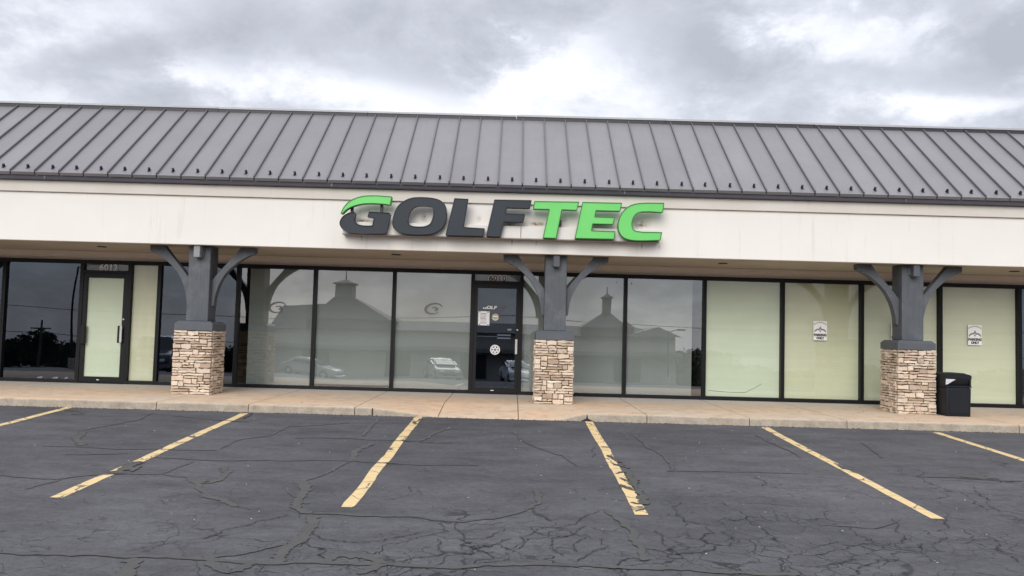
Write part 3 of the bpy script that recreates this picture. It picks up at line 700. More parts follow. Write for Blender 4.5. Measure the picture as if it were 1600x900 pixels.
# handles and locks
for d, xh, z0, z1, dark in ((dA, a1 - asw / 2 - .02, .95, 1.28, True), (dB, b1 - bsw / 2 - .01, .93, 1.225, False)):
    hd = B(); hd.box(xh - .022, xh + .022, -.105, -.090, z0, z1, bev=.004); hd.box(xh - .012, xh + .012, -.092, -.042, z0 + .03, z0 + .06); hd.box(xh - .012, xh + .012, -.092, -.042, z1 - .06, z1 - .03)
    if dark: hd.box(xh - .07, xh - .03, -.09, -.06, z0 - .01, z1, 1); hd.box(xh - .07, xh + .01, -.075, -.055, z1 - .02, z1, 0)
    hd.build('handle', [STEEL, BLK], d)
    k = B(); k.cyl((xh + .015, -.052, 1.41), (xh + .015, -.042, 1.41), .017, .017, 14); k.build('lock', STEEL, d)
B().box(FX(131), FX(137) + .015, -.10, -.045, .90, 1.27, bev=.012).build('hinge_cover', BLK, dA)
B().box(FX(158), FX(162), -.046, -.043, .197, .210).build('door_label', WHD, dA); B().box(FX(769), FX(774), -.046, -.043, .197, .210).build('door_label', WHD, dB)
pb = B()
q0, q1 = at_y(777, 524, .0), at_y(798, 524, .0)
pb.box(q0.x, q1.x, -.015, -.004, q0.z - .008, q0.z + .022); pb.box(q0.x, q1.x, -.015, -.004, q0.z - .068, q0.z - .038); pb.build('push_bar', STEEL, dB)
pb = B(); pb.box(b0 + bsw, q0.x, .0, .006, q0.z - .030, q0.z - .022); pb.build('rail_line', STEEL, dB)
q = at_y(796, 515, 0); B().box(q.x - .04, q.x + .04, -.026, -.0225, q.z - .017, q.z + .014).build('push_label', INKG, dB)

# address numbers (flat vinyl on the transoms)
def decal_root(name, label, cat, group=None): return thing(name, label, cat, (0, 0, 0), 0, group)
t = decal_root('address_number', 'white number 6012 over the papered glass door', 'house number')
q = at_y(170, 418.5, -.006); link('digits', text_mesh('6012', .175, WHD, 'digits', .006, squash=1.02, space=1.06), t, (q.x, -.008, q.z - .002))
t = decal_root('address_number', 'black number 6010 outlined in white over the dark glass door', 'house number')
q = at_y(777.5, 435.3, -.006); link('digit_outline', text_mesh('6010', .145, WHD, 'digit_outline', .018, squash=1.12, space=1.12), t, (q.x, -.006, q.z)); link('digits', text_mesh('6010', .145, INK, 'digits', .001, squash=1.12, space=1.12), t, (q.x, -.0095, q.z))

# ------------------------------------------------------------------ the sign
ZO = lambda x, y: (510 + x / 2.909, 290 + y / 2.909)
YS = -2.29
def sp(pts):
    out = []
    for q in pts:
        w = at_y(*ZO(*q), YS); out.append((w.x, w.z))
    return out
def seg(*runs):
    """runs: ('s', pts) smooth open run, ('l', pts) straight run"""
    out = []
    for kind, pts in runs: out += (crom(pts, 5, False) if kind == 's' else list(pts))
    return out
sg = thing('shop_sign', 'channel letter sign reading GOLFTEC on the cream fascia', 'sign')
shapes = {
    'letter_g': ([sp(seg(('s', [(122, 122), (100, 126), (75, 142), (62, 166), (66, 186), (84, 204), (118, 214), (160, 217), (215, 217)]), ('l', [(266, 216), (272, 211), (291, 130), (284, 125), (195, 120), (189, 143), (218, 147), (210, 183)]), ('s', [(190, 184), (160, 182), (138, 174), (128, 158), (128, 140), (131, 128)]), ('l', [(127, 122)])))], SGD, SGE),
    'swoosh': ([sp(seg(('s', [(66, 128), (80, 98), (105, 72), (140, 55), (180, 47), (230, 46)]), ('l', [(297, 51), (290, 88)]), ('s', [(262, 84), (215, 81), (165, 83), (120, 94), (90, 110), (72, 128)])))], SGG, SGGE),
    'letter_o': ([sp(crom([(435, 54), (495, 60), (532, 80), (546, 115), (542, 160), (524, 194), (488, 216), (430, 223), (362, 219), (322, 206), (303, 182), (304, 146), (318, 106), (342, 78), (384, 58)], 4)),
                  sp(crom([(440, 91), (474, 95), (488, 112), (485, 145), (472, 174), (444, 187), (400, 187), (376, 178), (370, 156), (377, 122), (392, 101), (414, 92)], 4))], SGD, SGE),
    'letter_l': ([sp([(583, 59), (644, 62), (622, 190), (718, 196), (712, 229), (543, 225)])], SGD, SGE),
    'letter_f': ([sp([(765, 65), (931, 68), (924, 103), (820, 100), (815, 128), (901, 131), (894, 166), (806, 163), (790, 232), (727, 229)])], SGD, SGE),
    'letter_t': ([sp([(947, 72), (1147, 75), (1138, 112), (1070, 109), (1044, 239), (985, 237), (1014, 108), (940, 106)])], SGG, SGGE),
    'letter_e': ([sp([(1165, 76), (1342, 80), (1334, 116), (1225, 113), (1220, 142), (1310, 145), (1303, 176), (1210, 173), (1205, 205), (1312, 209), (1308, 243), (1130, 239)])], SGG, SGGE),
    'letter_c': ([sp(seg(('l', [(1534, 80), (1528, 122)]), ('s', [(1470, 118), (1430, 120), (1404, 132), (1390, 160), (1390, 188), (1402, 205), (1440, 212)]), ('l', [(1524, 213), (1517, 248)]), ('s', [(1450, 250), (1390, 248), (1348, 234), (1328, 203), (1328, 165), (1344, 125), (1372, 97), (1410, 83), (1460, 79)])))], SGG, SGGE)}
for nm, (loops, mf, me_) in shapes.items():
    b = B(); b.prism_y(loops if len(loops) > 1 else loops[0], YS, YS + .13, 0, 1)
    o = b.build(nm, [mf, me_], sg, fix=False)
    bm = bmesh.new(); bm.from_mesh(o.data); bmesh.ops.remove_doubles(bm, verts=bm.verts, dist=.0004); bmesh.ops.recalc_face_normals(bm, faces=bm.faces); bm.to_mesh(o.data); bm.free()
    # raised trim-cap edge round the face
    for lp in loops:
        tb = B(); n = len(lp)
        ctr = None
        for i in range(n):
            a_, b_ = Vector((lp[i][0], YS - .003, lp[i][1])), Vector((lp[(i + 1) % n][0], YS - .003, lp[(i + 1) % n][1]))
            if (a_ - b_).length > .002: tb.cyl(a_, b_, .0085, .0085, 5)
        tb.build('trim_cap', me_, o)
q0, q1 = at_y(*ZO(74, 212), -2.16), at_y(*ZO(1512, 254), -2.16)
zt = at_y(814, 353.6, -2.16).z; zb_ = at_y(814, 372.5, -2.16).z; xm = at_y(814, 360, -2.16).x
for x0, x1 in ((q0.x, xm - .004), (xm + .004, q1.x)): B().box(x0, x1, -2.18, -2.002, zb_, zt, bev=.006).build('raceway', RACE, sg)
B().box(q0.x, q1.x, -2.19, -2.01, zb_ - .014, zb_ - .001).build('raceway_lip', simple('lip', (.30, .27, .24), .7), sg)
for px in (118, 252): 
    q = at_y(*ZO(px, 100), -2.16); B().box(q.x - .022, q.x + .022, -2.20, -2.13, zt - .01, at_y(*ZO(px, 84), YS).z).build('letter_post', SGE, sg)
q = at_y(*ZO(1064, 168), -2.1); B().box(q.x - .012, q.x + .012, -2.2, -2.002, q.z - .06, q.z + .03).build('conduit', SGE, sg)

# ------------------------------------------------------------------ columns
CW, STZ = .68, 1.24
def stone_mesh(w, h, d, rr):
    bm = bmesh.new(); bmesh.ops.create_cube(bm, size=1)
    for v in bm.verts:
        v.co = Vector((v.co.x * w, v.co.y * d, v.co.z * h))
    bmesh.ops.subdivide_edges(bm, edges=[e for e in bm.edges if abs((e.verts[0].co - e.verts[1].co).x) > w * .5], cuts=2 if w > .16 else 1, use_grid_fill=True)
    for v in bm.verts:
        fr = v.co.y < 0
        v.co.x += rr.uniform(-.005, .005); v.co.z += rr.uniform(-.24, .24) * min(h, .045)
        if fr:
            v.co.y += rr.uniform(-.010, .006); v.co.z *= .90; v.co.x *= .985
    bmesh.ops.bevel(bm, geom=[e for e in bm.edges if all(v.co.y < 0 for v in e.verts) and len(e.link_faces) == 2 and e.calc_face_angle(0) > .8], offset=.0045, segments=1, affect='EDGES')
    me = bpy.data.meshes.new('stone'); bm.to_mesh(me); bm.free(); me.materials.append(STONE); return me
def lay(width, height, rr):
    cx_ = .02; U = .046; nr = round(height / U); U = height / nr; nc = round(width / cx_); occ = [[False] * nc for _ in range(nr)]; out = []
    for r in range(nr):
        c = 0
        while c < nc:
            if occ[r][c]: c += 1; continue
            run = 0
            while c + run < nc and not occ[r][c + run]: run += 1
            w = rr.choice((5, 6, 7, 9, 10, 12, 14, 16)); hh = rr.choice((1, 1, 1, 2, 2)) if w < 11 else 1
            if hh == 3 and w > 8: hh = 2
            if run - w < 4: w = run
            hh = min(hh, nr - r)
            for k in range(r, r + hh):
                for j in range(c, c + w):
                    if occ[k][j]: hh = min(hh, k - r)
            hh = max(1, hh)
            for k in range(r, r + hh):
                for j in range(c, c + w): occ[k][j] = True
            out.append(((c + w / 2) * width / nc, (r + hh / 2) * U, w * width / nc, hh * U)); c += w
    return out
def brace_pts(s):
    inner = crom([(.49, 0), (.40, -.12), (.26, -.285), (.12, -.45), (0, -.60)], 4, False)
    outer = crom([(0.0, -1.06), (.045, -1.05), (.062, -.90), (.12, -.69), (.225, -.49), (.365, -.335), (.54, -.20), (.745, -.095)], 4, False)
    return [(s * x, z) for x, z in inner + outer + [(.75, 0)]]
def column(X, label, seed, bk=None):
    rr = random.Random(seed); t = thing('porch_column', label, 'column', (X, -1.6, SWZ - .01), 0, 'stone based columns under the canopy')
    H = STZ - SWZ + .01; hw = CW / 2
    B().box(-hw + .035, hw - .035, -hw + .035, hw - .035, .002, H).build('pier_core', MORT, t)
    for face in range(4):
        wid = CW if face in (0, 2) else CW - .10
        ang = face * math.pi / 2
        for (cx_, cz_, w, h) in lay(wid, H - .006, rr):
            pr = rr.choice((0, .004, .010, .018, .026)) * (1 if face in (0, 2) else .8)
            d = .055
            o = link('stone', stone_mesh(w - .011, h - .0095, d, rr), t)
            x = cx_ - wid / 2; y = -(hw - d / 2) - pr + .008
            v = Matrix.Rotation(ang, 3, 'Z') @ Vector((x, y, 0))
            o.location = (v.x, v.y, cz_ + .004); o.rotation_euler = (0, rr.uniform(-.018, .018), ang)
    # cap with chamfered top
    c0, c1 = hw - .005, hw - .035; z0, z1, z2 = H + .002, H + .115, H + .165
    v = [(sx_ * c0, sy_ * c0, z0) for sx_, sy_ in ((-1, -1), (1, -1), (1, 1), (-1, 1))] + [(sx_ * c0, sy_ * c0, z1) for sx_, sy_ in ((-1, -1), (1, -1), (1, 1), (-1, 1))] + [(sx_ * (c1 - .02), sy_ * (c1 - .02), z2) for sx_, sy_ in ((-1, -1), (1, -1), (1, 1), (-1, 1))]
    f = [(3, 2, 1, 0), (8, 9, 10, 11)] + [(i, (i + 1) % 4, 4 + (i + 1) % 4, 4 + i) for i in range(4)] + [(4 + i, 4 + (i + 1) % 4, 8 + (i + 1) % 4, 8 + i) for i in range(4)]
    B().add(v, f).build('pier_cap', CAPW, t)
    pw = .193; top = ZF0 - (SWZ - .01) + .002
    B().box(-pw, pw, -pw, pw, z2, top, bev=.012).build('post', WOOD, t)
    B().box(-.085, .085, -pw - .022, -pw - .001, top - .19, top - .001, bev=.006).build('backing_plate', CAPW, t)
    B().box(-.055, .055, -pw - .15, -pw - .023, top - .215, top - .001, bev=.006).build('beam_end', bk or CAPW, t)
    for s in (-1, 1):
        b = B(); b.prism_y([(s * (pw + .001) + x, top - .002 + z) for x, z in brace_pts(s)], -.075, .075)
        b.build('brace', WOOD, t)
    return t
column(-5.565, 'stone based grey timber column right of the papered 6012 door', 11, BRKT)
column(.774, 'stone based grey timber column between the dark 6010 door and the grey shades', 12)
column(7.118, 'stone based grey timber column with the dark litter bin beside it', 13)
column(-11.90, 'stone based grey timber column mirrored at the edge of the first dark window', 14)

# ------------------------------------------------------------------ litter bin
tb = thing('litter_bin', 'square dark navy litter bin beside the stone column', 'litter bin', (7.70, -2.0, SWZ - .012))
hw = .215; hd = .21
def taper(x0, x1, y0, y1, z0, z1, k, bev):
    bm = bmesh.new(); bmesh.ops.create_cube(bm, size=1)
    for v in bm.verts:
        s = 1 if v.co.z > 0 else k
        v.co = Vector(((x0 + x1) / 2 + v.co.x * (x1 - x0) * s, (y0 + y1) / 2 + v.co.y * (y1 - y0) * s, (z0 + z1) / 2 + v.co.z * (z1 - z0)))
    bmesh.ops.bevel(bm, geom=bm.edges[:], offset=bev, segments=3, affect='EDGES', profile=.6); return bm
B().bm(taper(-hw, hw, -hd, hd, 0, .50, .965, .02)).build('body', NAVY, tb, True)
B().box(-hw + .05, hw - .05, -hd - .006, -hd + .01, .06, .46, bev=.005).build('front_panel', NAVY, tb)
rim = B(); rim.bm(taper(-hw - .006, hw + .006, -hd - .006, hd + .006, .502, .53, 1, .008)); rim.build('rim', NAVY, tb)
hood = B()
hood.box(-hw, -hw + .03, -hd, hd, .53, .68, bev=.006); hood.box(hw - .03, hw, -hd, hd, .53, .66, bev=.006); hood.box(-hw + .03, hw - .03, hd - .03, hd, .53, .68)
top_ = [(-hw - .004, .655), (-hw - .004, .728), (-hw + .03, .742), (hw - .12, .748), (hw - .10, .738), (hw - .03, .722), (hw + .004, .705), (hw + .004, .65)]
hood.prism_y(top_, -hd - .004, hd + .004); hood.build('hood', NAVY, tb)
fl = B(); fl.add([(-hw + .032, -hd + .002, .655), (hw - .032, -hd + .002, .655), (hw - .032, -hd + .05, .534), (-hw + .032, -hd + .05, .534), (-hw + .032, -hd + .014, .655), (hw - .032, -hd + .014, .655), (hw - .032, -hd + .062, .534), (-hw + .032, -hd + .062, .534)], FB2 := [(0, 1, 2, 3), (7, 6, 5, 4), (0, 4, 5, 1), (1, 5, 6, 2), (2, 6, 7, 3), (3, 7, 4, 0)])
fl.build('swing_flap', NAVY, tb)
ln = B(); ln.add([(-hw - .004, -hd - .010, .645), (-hw + .16, -hd - .010, .640), (-hw + .09, -hd - .012, .60), (-hw + .02, -hd - .012, .555), (-hw - .012, -hd - .008, .55),
                  (-hw - .004, -hd + .004, .645), (-hw + .16, -hd + .004, .640), (-hw + .09, -hd + .004, .60), (-hw + .02, -hd + .004, .555), (-hw - .012, -hd + .004, .55)],
                 [(4, 3, 2, 1, 0), (5, 6, 7, 8, 9)] + [(i, (i + 1) % 5, 5 + (i + 1) % 5, 5 + i) for i in range(5)])
ln.build('highlight_triangle', HILITE, tb)  # added pale triangle: the bright highlight in the bin's opening, put into colour

# ------------------------------------------------------------------ notices and stickers
def notice(px0, py0, px1, py1, label, Y=-.006):
    a_, b_ = at_y(px0, py0, Y), at_y(px1, py1, Y); cx_, cz_ = (a_.x + b_.x) / 2, (a_.z + b_.z) / 2; w, h = b_.x - a_.x, a_.z - b_.z
    t = thing('parking_notice', label, 'notice', (cx_, Y, cz_), 0, 'parking notices taped to the papered windows')
    B().box(-w / 2, w / 2, -.002, .0, -h / 2, h / 2).build('sheet', WHT, t)
    arc = B()     # arched heading, a row of short strokes
    for i in range(15):
        an = math.radians(128 - i * 5.4); r = w * .72; x, z = r * math.cos(an), h * .43 - r + r * math.sin(an)
        arc.add([(x - w * .020, -.0035, z - h * .028), (x + w * .020, -.0035, z - h * .028 ), (x + w * .020, -.0035, z + h * .028), (x - w * .020, -.0035, z + h * .028)], [(0, 1, 2, 3)])
    arc.build('heading', INKG, t, fix=False)
    em = B()      # winged diamond emblem
    k = h
    em.add([(0, -.004, .24 * k), (.09 * k, -.004, .07 * k), (0, -.004, -.09 * k), (-.09 * k, -.004, .07 * k), (0, -.004, .10 * k), (.035 * k, -.004, .04 * k), (0, -.004, -.03 * k), (-.035 * k, -.004, .04 * k)], [(0, 3, 7, 4), (0, 4, 5, 1), (1, 5, 6, 2), (2, 6, 7, 3)])
    for s in (-1, 1):
        P = [(.06, .10), (.16, .10), (.25, .05), (.31, -.02), (.30, -.10), (.25, -.04), (.20, -.01), (.13, .03), (.07, .03)]
        em.add([(s * x * k, -.004, z * k) for x, z in P], [tuple(range(9))])
    em.build('emblem', INKG, t, fix=False)
    for i, (s, zz_, sz) in enumerate((('PARKING', -.23, .17), ('ONLY', -.39, .16))):
        me = text_mesh(s, h * sz, INK, 'lettering', .0045, squash=.92, depth=.0006); link('lettering', me, t, (0, -.0035, h * zz_))
notice(1271, 501.5, 1292, 532, 'white parking notice in the middle of the second papered window from the mint one')
notice(1392.5, 505, 1413.5, 536, 'white parking notice mostly hidden behind the grey timber column by the bin')
notice(1512.5, 507.5, 1534, 539.5, 'white parking notice on the papered window above and right of the bin')
# hide wording issues: stickers on the dark door
Yd = -.0235
t = thing('door_notice', 'small white printed sheet taped to the dark glass door', 'notice')
a_, b_ = at_y(747.5, 486, Yd), at_y(764.5, 508.5, Yd); x0, x1, z1, z0 = a_.x, b_.x, a_.z, b_.z
B().box(x0, x1, Yd - .002, Yd, z0, z1).build('sheet', WHT, t)
b = B()
for i in range(9): z = z1 - .055 - i * .0235; b.box(x0 + .03 + R.uniform(0, .02), x1 - .03 - R.uniform(0, .05), Yd - .0035, Yd - .0025, z, z + (.006 if i % 4 else .011))
b.build('print', INKG, t)
b = B()
for xx in (x0 + .012, x1 - .045):
    for z in (z1 - .022, z0 + .008): b.box(xx, xx + .033, Yd - .0035, Yd - .0025, z, z + .014)
b.build('tape', INK, t)
t = thing('door_lettering', 'white vinyl word GOLFTEC on the dark glass door', 'sticker')
q = at_y(773.5, 480.6, Yd)
wz = at_y(793, 480, Yd).x - at_y(755, 480, Yd).x
def mini(names, mat):
    b = B()
    cx0, cx1, cz0 = at_y(*ZO(62, 140), YS).x, at_y(*ZO(1534, 140), YS).x, at_y(*ZO(800, 150), YS).z
    k = wz / (cx1 - cx0)
    for nm in names:
        lp = shapes[nm][0]; lp = [[((x - (cx0 + cx1) / 2) * k, (z - cz0) * k * 1.15) for x, z in l] for l in lp]
        b.prism_y(lp if len(lp) > 1 else lp[0], -.0008, .0008)
    return b
mini(['letter_g', 'letter_o', 'letter_l', 'letter_f'], 0).build('word_half', WHD, t, loc=(q.x, Yd - .001, q.z), fix=False)
mini(['letter_t', 'letter_e', 'letter_c'], 0).build('word_half', DGRY, t, loc=(q.x, Yd - .001, q.z), fix=False)
def disc(b, r0, r1, y, seg=32, a0=0, a1=360, cx=0, cz=0):
    n = seg; V = []
    for i in range(n + 1):
        an = math.radians(a0 + (a1 - a0) * i / n)
        V += [(cx + r0 * math.cos(an), y, cz + r0 * math.sin(an)), (cx + r1 * math.cos(an), y, cz + r1 * math.sin(an))]
    b.add(V, [(2 * i, 2 * i + 1, 2 * i + 3, 2 * i + 2) for i in range(n)])
q = at_y(774, 495.5, Yd); t = thing('round_sticker', 'round khaki sticker beside the sheet on the dark door', 'sticker', (q.x, Yd, q.z))
b = B(); disc(b, 0, .072, -.001); b.build('disc', GOLD, t, fix=False)
b = B(); b.box(-.045, .045, -.0025, -.0015, .0, .028); b.build('band', WHD, t)
b = B(); disc(b, .05, .062, -.002, 20, 200, 340); b.build('arc_text', WHD, t, fix=False)
q = at_y(773.5, 546.5, Yd); t = thing('round_sticker', 'round white sticker with a four lobed mark low on the dark door', 'sticker', (q.x, Yd, q.z))
b = B(); disc(b, .080, .098, -.001)
disc(b, .066, .073, -.001)
for an in range(0, 360, 60):
    c_, s_2 = math.cos(math.radians(an + 30)), math.sin(math.radians(an + 30))
    b.add([(-.014 * s_2, -.001, .014 * c_), (.066 * c_ - .016 * s_2, -.001, .066 * s_2 + .016 * c_), (.066 * c_ + .016 * s_2, -.001, .066 * s_2 - .016 * c_), (.014 * s_2, -.001, -.014 * c_)], [(0, 1, 2, 3)])
b.build('ring', WHD, t, fix=False)
# grey swirl decals on the shaded windows, tiny white tabs
for px, py, lab in ((433, 480, 'faint grey swirl decal on the shaded window beside the first column'), (677, 482, 'faint grey swirl decal on the shaded window left of the dark door')):
    q = at_y(px, py, -.006)
    b = B(); E = lambda a_, rx, rz: (rx * math.cos(math.radians(a_)), rz * math.sin(math.radians(a_)))
    V = []; n = 30
    for i in range(n + 1):
        an = 20 + 300 * i / n; w = .035 * math.sin(math.pi * (i + .5) / (n + 1)) + .012
        for k in (0, 1):
            x, z = E(an, .175 - w * k, .115 - w * k * .8); V.append((x + z * .35, -.001, z))
    b.add(V, [(2 * i, 2 * i + 1, 2 * i + 3, 2 * i + 2) for i in range(n)])
    V = []
    for i in range(13):
        an = 150 - 220 * i / 12
        for r in (.075, .045 - .02 * i / 12): x, z = E(an, r, r * .62); V.append((x + z * .35 + .02, -.001, z - .012))
    b.add(V, [(2 * i, 2 * i + 1, 2 * i + 3, 2 * i + 2) for i in range(12)])
    o = b.build('swirl_decal', Mat('swirl_vinyl', (.19, .20, .20), .7).m, None, loc=(q.x, -.006, q.z), fix=False); tag(o, lab, 'sticker', 'swirl decals on the grey shades')
for px, py, lab in ((62, 591.5, 'leftmost of three white paper scraps on the first window sill'), (86, 592, 'middle of three white paper scraps on the first window sill'), (103, 593, 'small white paper scrap on the sill nearest the 6012 door')):
    q = at_y(px, py, .03); w = .05 if px < 100 else .03
    b = B(); b.add([(-w, 0, 0), (w, .01, 0), (w * .9, .03, .028), (-w * .8, .035, .02), (-w, 0, -.003), (w, .01, -.003), (w * .9, .03, .024), (-w * .8, .035, .016)], FB2)
    o = b.build('paper_scrap', WHD, None, loc=(q.x, .015, ZS + .006)); tag(o, lab, 'paper', 'paper scraps on the window sill')

for px, py, lab in ((964, 441, 'tiny white clip at the top of the shaded pane left of the mullion'), (987, 443, 'tiny white clip at the top of the shaded pane right of the mullion')):
    q = at_y(px, py, -.01); b = B(); b.cyl((0, 0, 0), (0, -.012, 0), .016, .013, 12); o = b.build('window_clip', WHD, None, loc=(q.x, -.006, q.z)); tag(o, lab, 'clip', 'white clips at the pane tops')

# ------------------------------------------------------------------ what the glass mirrors: the far side of the lot
def mir(px, py, D):           # photo position of a mirror image -> where the thing stands, D metres in front of the glass
    q = at_y(px, py, D); return Vector((q.x, -D, q.z))
opp = thing('opposite_mall', 'long low pale building with grey hip roofs mirrored in the shaded windows', 'building')
OW = simple('opposite_wall', (.42, .40, .37), .9, .08, .5); OR = simple('opposite_roof', (.07, .07, .075), .7, .1, .6)
OG = simple('opposite_glass', (.04, .045, .05), .2, .1, 1); OA = simple('opposite_awning', (.20, .20, .19), .7)
D0 = 60; gz = lot_z(-D0) - .1
X0, X1 = mir(425, 500, D0).x, mir(1058, 540, D0).x; ez = mir(800, 521, D0).z
B().box(X0, X1, -D0 - 14, -D0, gz, ez).build('wall', OW, opp)
nW = 5
for i in range(nW):
    x = X0 + 1 + (X1 - X0 - 2) * (i + .5) / nW; w = B(); w.box(x - 1.15, x + 1.15, -D0 - .05, -D0 + .06, gz + .3, gz + 2.5).build('window', OG, opp)
B().box(X0 - .3, X1 + .3, -D0 + .02, -D0 + 1.6, gz + 2.75, gz + 3.1).build('awning', OA, opp)
rz = mir(700, 503, D0 + 3).z
rb = B(); rb.add([(X0 - .5, -D0 + .6, ez), (X1 + .5, -D0 + .6, ez), (X1 + .5, -D0 - 14.5, ez), (X0 - .5, -D0 - 14.5, ez), (X0 + 2, -D0 - 3, rz), (X1 - 4, -D0 - 3, rz), (X1 - 4, -D0 - 11, rz), (X0 + 2, -D0 - 11, rz)],
                 [(0, 1, 5, 4), (1, 2, 6, 5), (2, 3, 7, 6), (3, 0, 4, 7), (4, 5, 6, 7), (3, 2, 1, 0)]); rb.build('roof', OR, opp)
for cpx, cpy, wl, wr, topy, finy, hwpx in ((540, 467, 492, 612, 444, 423, 14), (948, 489, 905, 985, 463, 447, 8)):
    c = mir(cpx, cpy, D0 + 2.5); a_, b_ = mir(wl, 480, D0).x, mir(wr, 502, D0).x; hwm = hwpx * (D0 + 18.7) / F
    tz = mir(cpx, topy, D0 + 2.5).z; fz_ = mir(cpx, finy, D0 + 2.5).z; yc = -D0 - 2.5; bw = (b_ - a_) / 2; xc = c.x
    h = B(); h.add([(a_, yc + 3.2, ez - .1), (b_, yc + 3.2, ez - .1), (b_, yc - 4, ez - .1), (a_, yc - 4, ez - .1), (a_, yc + 3.2, rz - .1), (b_, yc + 3.2, rz - .1), (b_, yc - 4, rz - .1), (a_, yc - 4, rz - .1)] + [(xc + sx_ * hwm, yc + sy_ * hwm, c.z) for sx_, sy_ in ((-1, 1), (1, 1), (1, -1), (-1, -1))],
                   [(0, 1, 5, 4), (1, 2, 6, 5), (2, 3, 7, 6), (3, 0, 4, 7), (4, 5, 9, 8), (5, 6, 10, 9), (6, 7, 11, 10), (7, 4, 8, 11), (8, 9, 10, 11)])
    r_ = h.build('hip_roof', OR, opp)
    k = B(); k.box(xc - hwm * .88, xc + hwm * .88, yc - hwm, yc + hwm, c.z - .2, tz - .15)
    k.box(xc - hwm * 1.12, xc + hwm * 1.12, yc - hwm * 1.2, yc + hwm * 1.2, tz - .15, tz); k.add([(xc - hwm, yc - hwm, tz), (xc + hwm, yc - hwm, tz), (xc + hwm, yc + hwm, tz), (xc - hwm, yc + hwm, tz), (xc, yc, tz + .4)], [(0, 1, 4), (1, 2, 4), (2, 3, 4), (3, 0, 4)])
    k.build('cupola', OA, r_); f_ = B(); f_.cyl((xc, yc, tz), (xc, yc, fz_), .07, .03, 8); f_.build('finial', OR, r_)
lx, lz = mir(500, 478, D0).x, mir(440, 474, D0 + 3).z
B().add([(X0 - .5, -D0 + .5, ez + .02), (lx, -D0 + .5, ez + .02), (lx, -D0 - 9, ez + .02), (X0 - .5, -D0 - 9, ez + .02), (X0 + .2, -D0 - 2.5, lz), (lx, -D0 - 2.5, lz), (lx, -D0 - 6, lz), (X0 + .2, -D0 - 6, lz)], [(0, 1, 5, 4), (1, 2, 6, 5), (2, 3, 7, 6), (3, 0, 4, 7), (4, 5, 6, 7), (3, 2, 1, 0)]).build('raised_roof', OR, opp)
gx0, gx1, gzt = mir(965, 520, D0).x, mir(1060, 535, D0).x, mir(1018, 511, D0).z
B().prism_y([(gx0, ez), (gx1 + .4, ez), ((gx0 + gx1) / 2 + .8, gzt)], -D0 + .9, -D0 - 6).build('gable', OA, opp)

# cars across the lot
TYR = simple('tyre_rubber', (.02, .02, .02), .8); HUB = simple('hub_metal', (.4, .4, .42), .3); CGL = simple('car_glass', (.02, .025, .03), .08)
LMP = simple('headlight_lens', (.8, .8, .82), .1); RLM = simple('rear_lamp', (.35, .02, .02), .2)
def car(label, x, y, rz, paint, suv=False, length=4.6):
    t = thing('parked_car', label, 'car', (x, y, lot_z(y) + .01), rz, 'cars mirrored in the storefront glass')
    H = 1.75 if suv else 1.45; Lh = length / 2
    if suv: side_ = [(-Lh, .45), (-Lh + .05, .95), (-Lh + .25, 1.15), (-Lh + .55, H - .06), (-Lh + .9, H), (.7, H), (1.0, H - .1), (1.55, 1.12), (Lh - .35, .98), (Lh - .05, .8), (Lh, .45), (Lh - .1, .28), (-Lh + .1, .28)]
    else: side_ = [(-Lh, .45), (-Lh + .04, .85), (-Lh + .65, 1.0), (-Lh + 1.35, H - .06), (-.3, H), (.35, H - .04), (1.25, .98), (Lh - .3, .82), (Lh - .04, .66), (Lh, .42), (Lh - .12, .25), (-Lh + .12, .25)]
    prof = crom(side_, 3)
    V = []; Fc = []; n = len(prof); ysec = [-.9, -.84, -.6, 0, .6, .84, .9]
    for yy in ysec:
        a_ = abs(yy)
        for (px_, pz) in prof:
            zt_ = pz; tum = 1.0
            w = yy
            if pz > .95: w = yy * (1 - .22 * (pz - .95) / (H - .95))
            if a_ > .87: zt_ = .55 + (pz - .55) * .86; px2 = px_ * .975
            else: px2 = px_
            if a_ < .1: zt_ = pz + (.02 if pz > 1 else 0); px2 = px_ * 1.012
            V.append((px2, w, zt_))
    for j in range(len(ysec) - 1):
        for i in range(n): Fc.append((j * n + i, j * n + (i + 1) % n, (j + 1) * n + (i + 1) % n, (j + 1) * n + i))
    Fc += [tuple(range(n))[::-1], tuple(range((len(ysec) - 1) * n, len(ysec) * n))]
    B().add(V, Fc).build('body', simple('car_paint', paint, .25, .03, 1), t, smooth=True)
    for s in (-1, 1):
        g = B(); q = [(-Lh + (.75 if suv else 1.2), 1.08), (-Lh + (.95 if suv else 1.6), H - .16), (.55 if suv else .1, H - .14), (1.2 if suv else .95, 1.08)]
        g.prism_y(q, s * .80, s * .915); g.build('side_window', CGL, t)
        for wx in (-Lh + .85, Lh - .85):
            w = B(); w.cyl((wx, s * .72, .33), (wx, s * .93, .33), .33, .33, 22); w = w.build('wheel', TYR, t); h = B(); h.cyl((wx, s * .90, .33), (wx, s * .94, .33), .2, .19, 16); h.build('hub', HUB, w)
        B().box(Lh - .22, Lh + .01, s * .52 - .16, s * .52 + .16, .62, .75, bev=.02).build('headlight', LMP, t)
        B().box(-Lh - .02, -Lh + .15, s * .62 - .14, s * .62 + .14, .72, .88, bev=.02).build('rear_light', RLM, t)
    ws = B(); xw0, xw1 = (1.02, 1.52) if suv else (.42, 1.22)
    ws.add([(xw1 + .03, -.68, 1.10), (xw1 + .03, .68, 1.10), (xw0 + .04, .60, H - .08), (xw0 + .04, -.60, H - .08), (xw1 - .05, -.68, 1.05), (xw1 - .05, .68, 1.05), (xw0 - .05, .60, H - .12), (xw0 - .05, -.60, H - .12)], FB2); ws.build('windscreen', CGL, t)
    B().box(Lh - .03, Lh + .03, -.45, .45, .35, .52, bev=.01).build('grille', BLK, t)
    return t
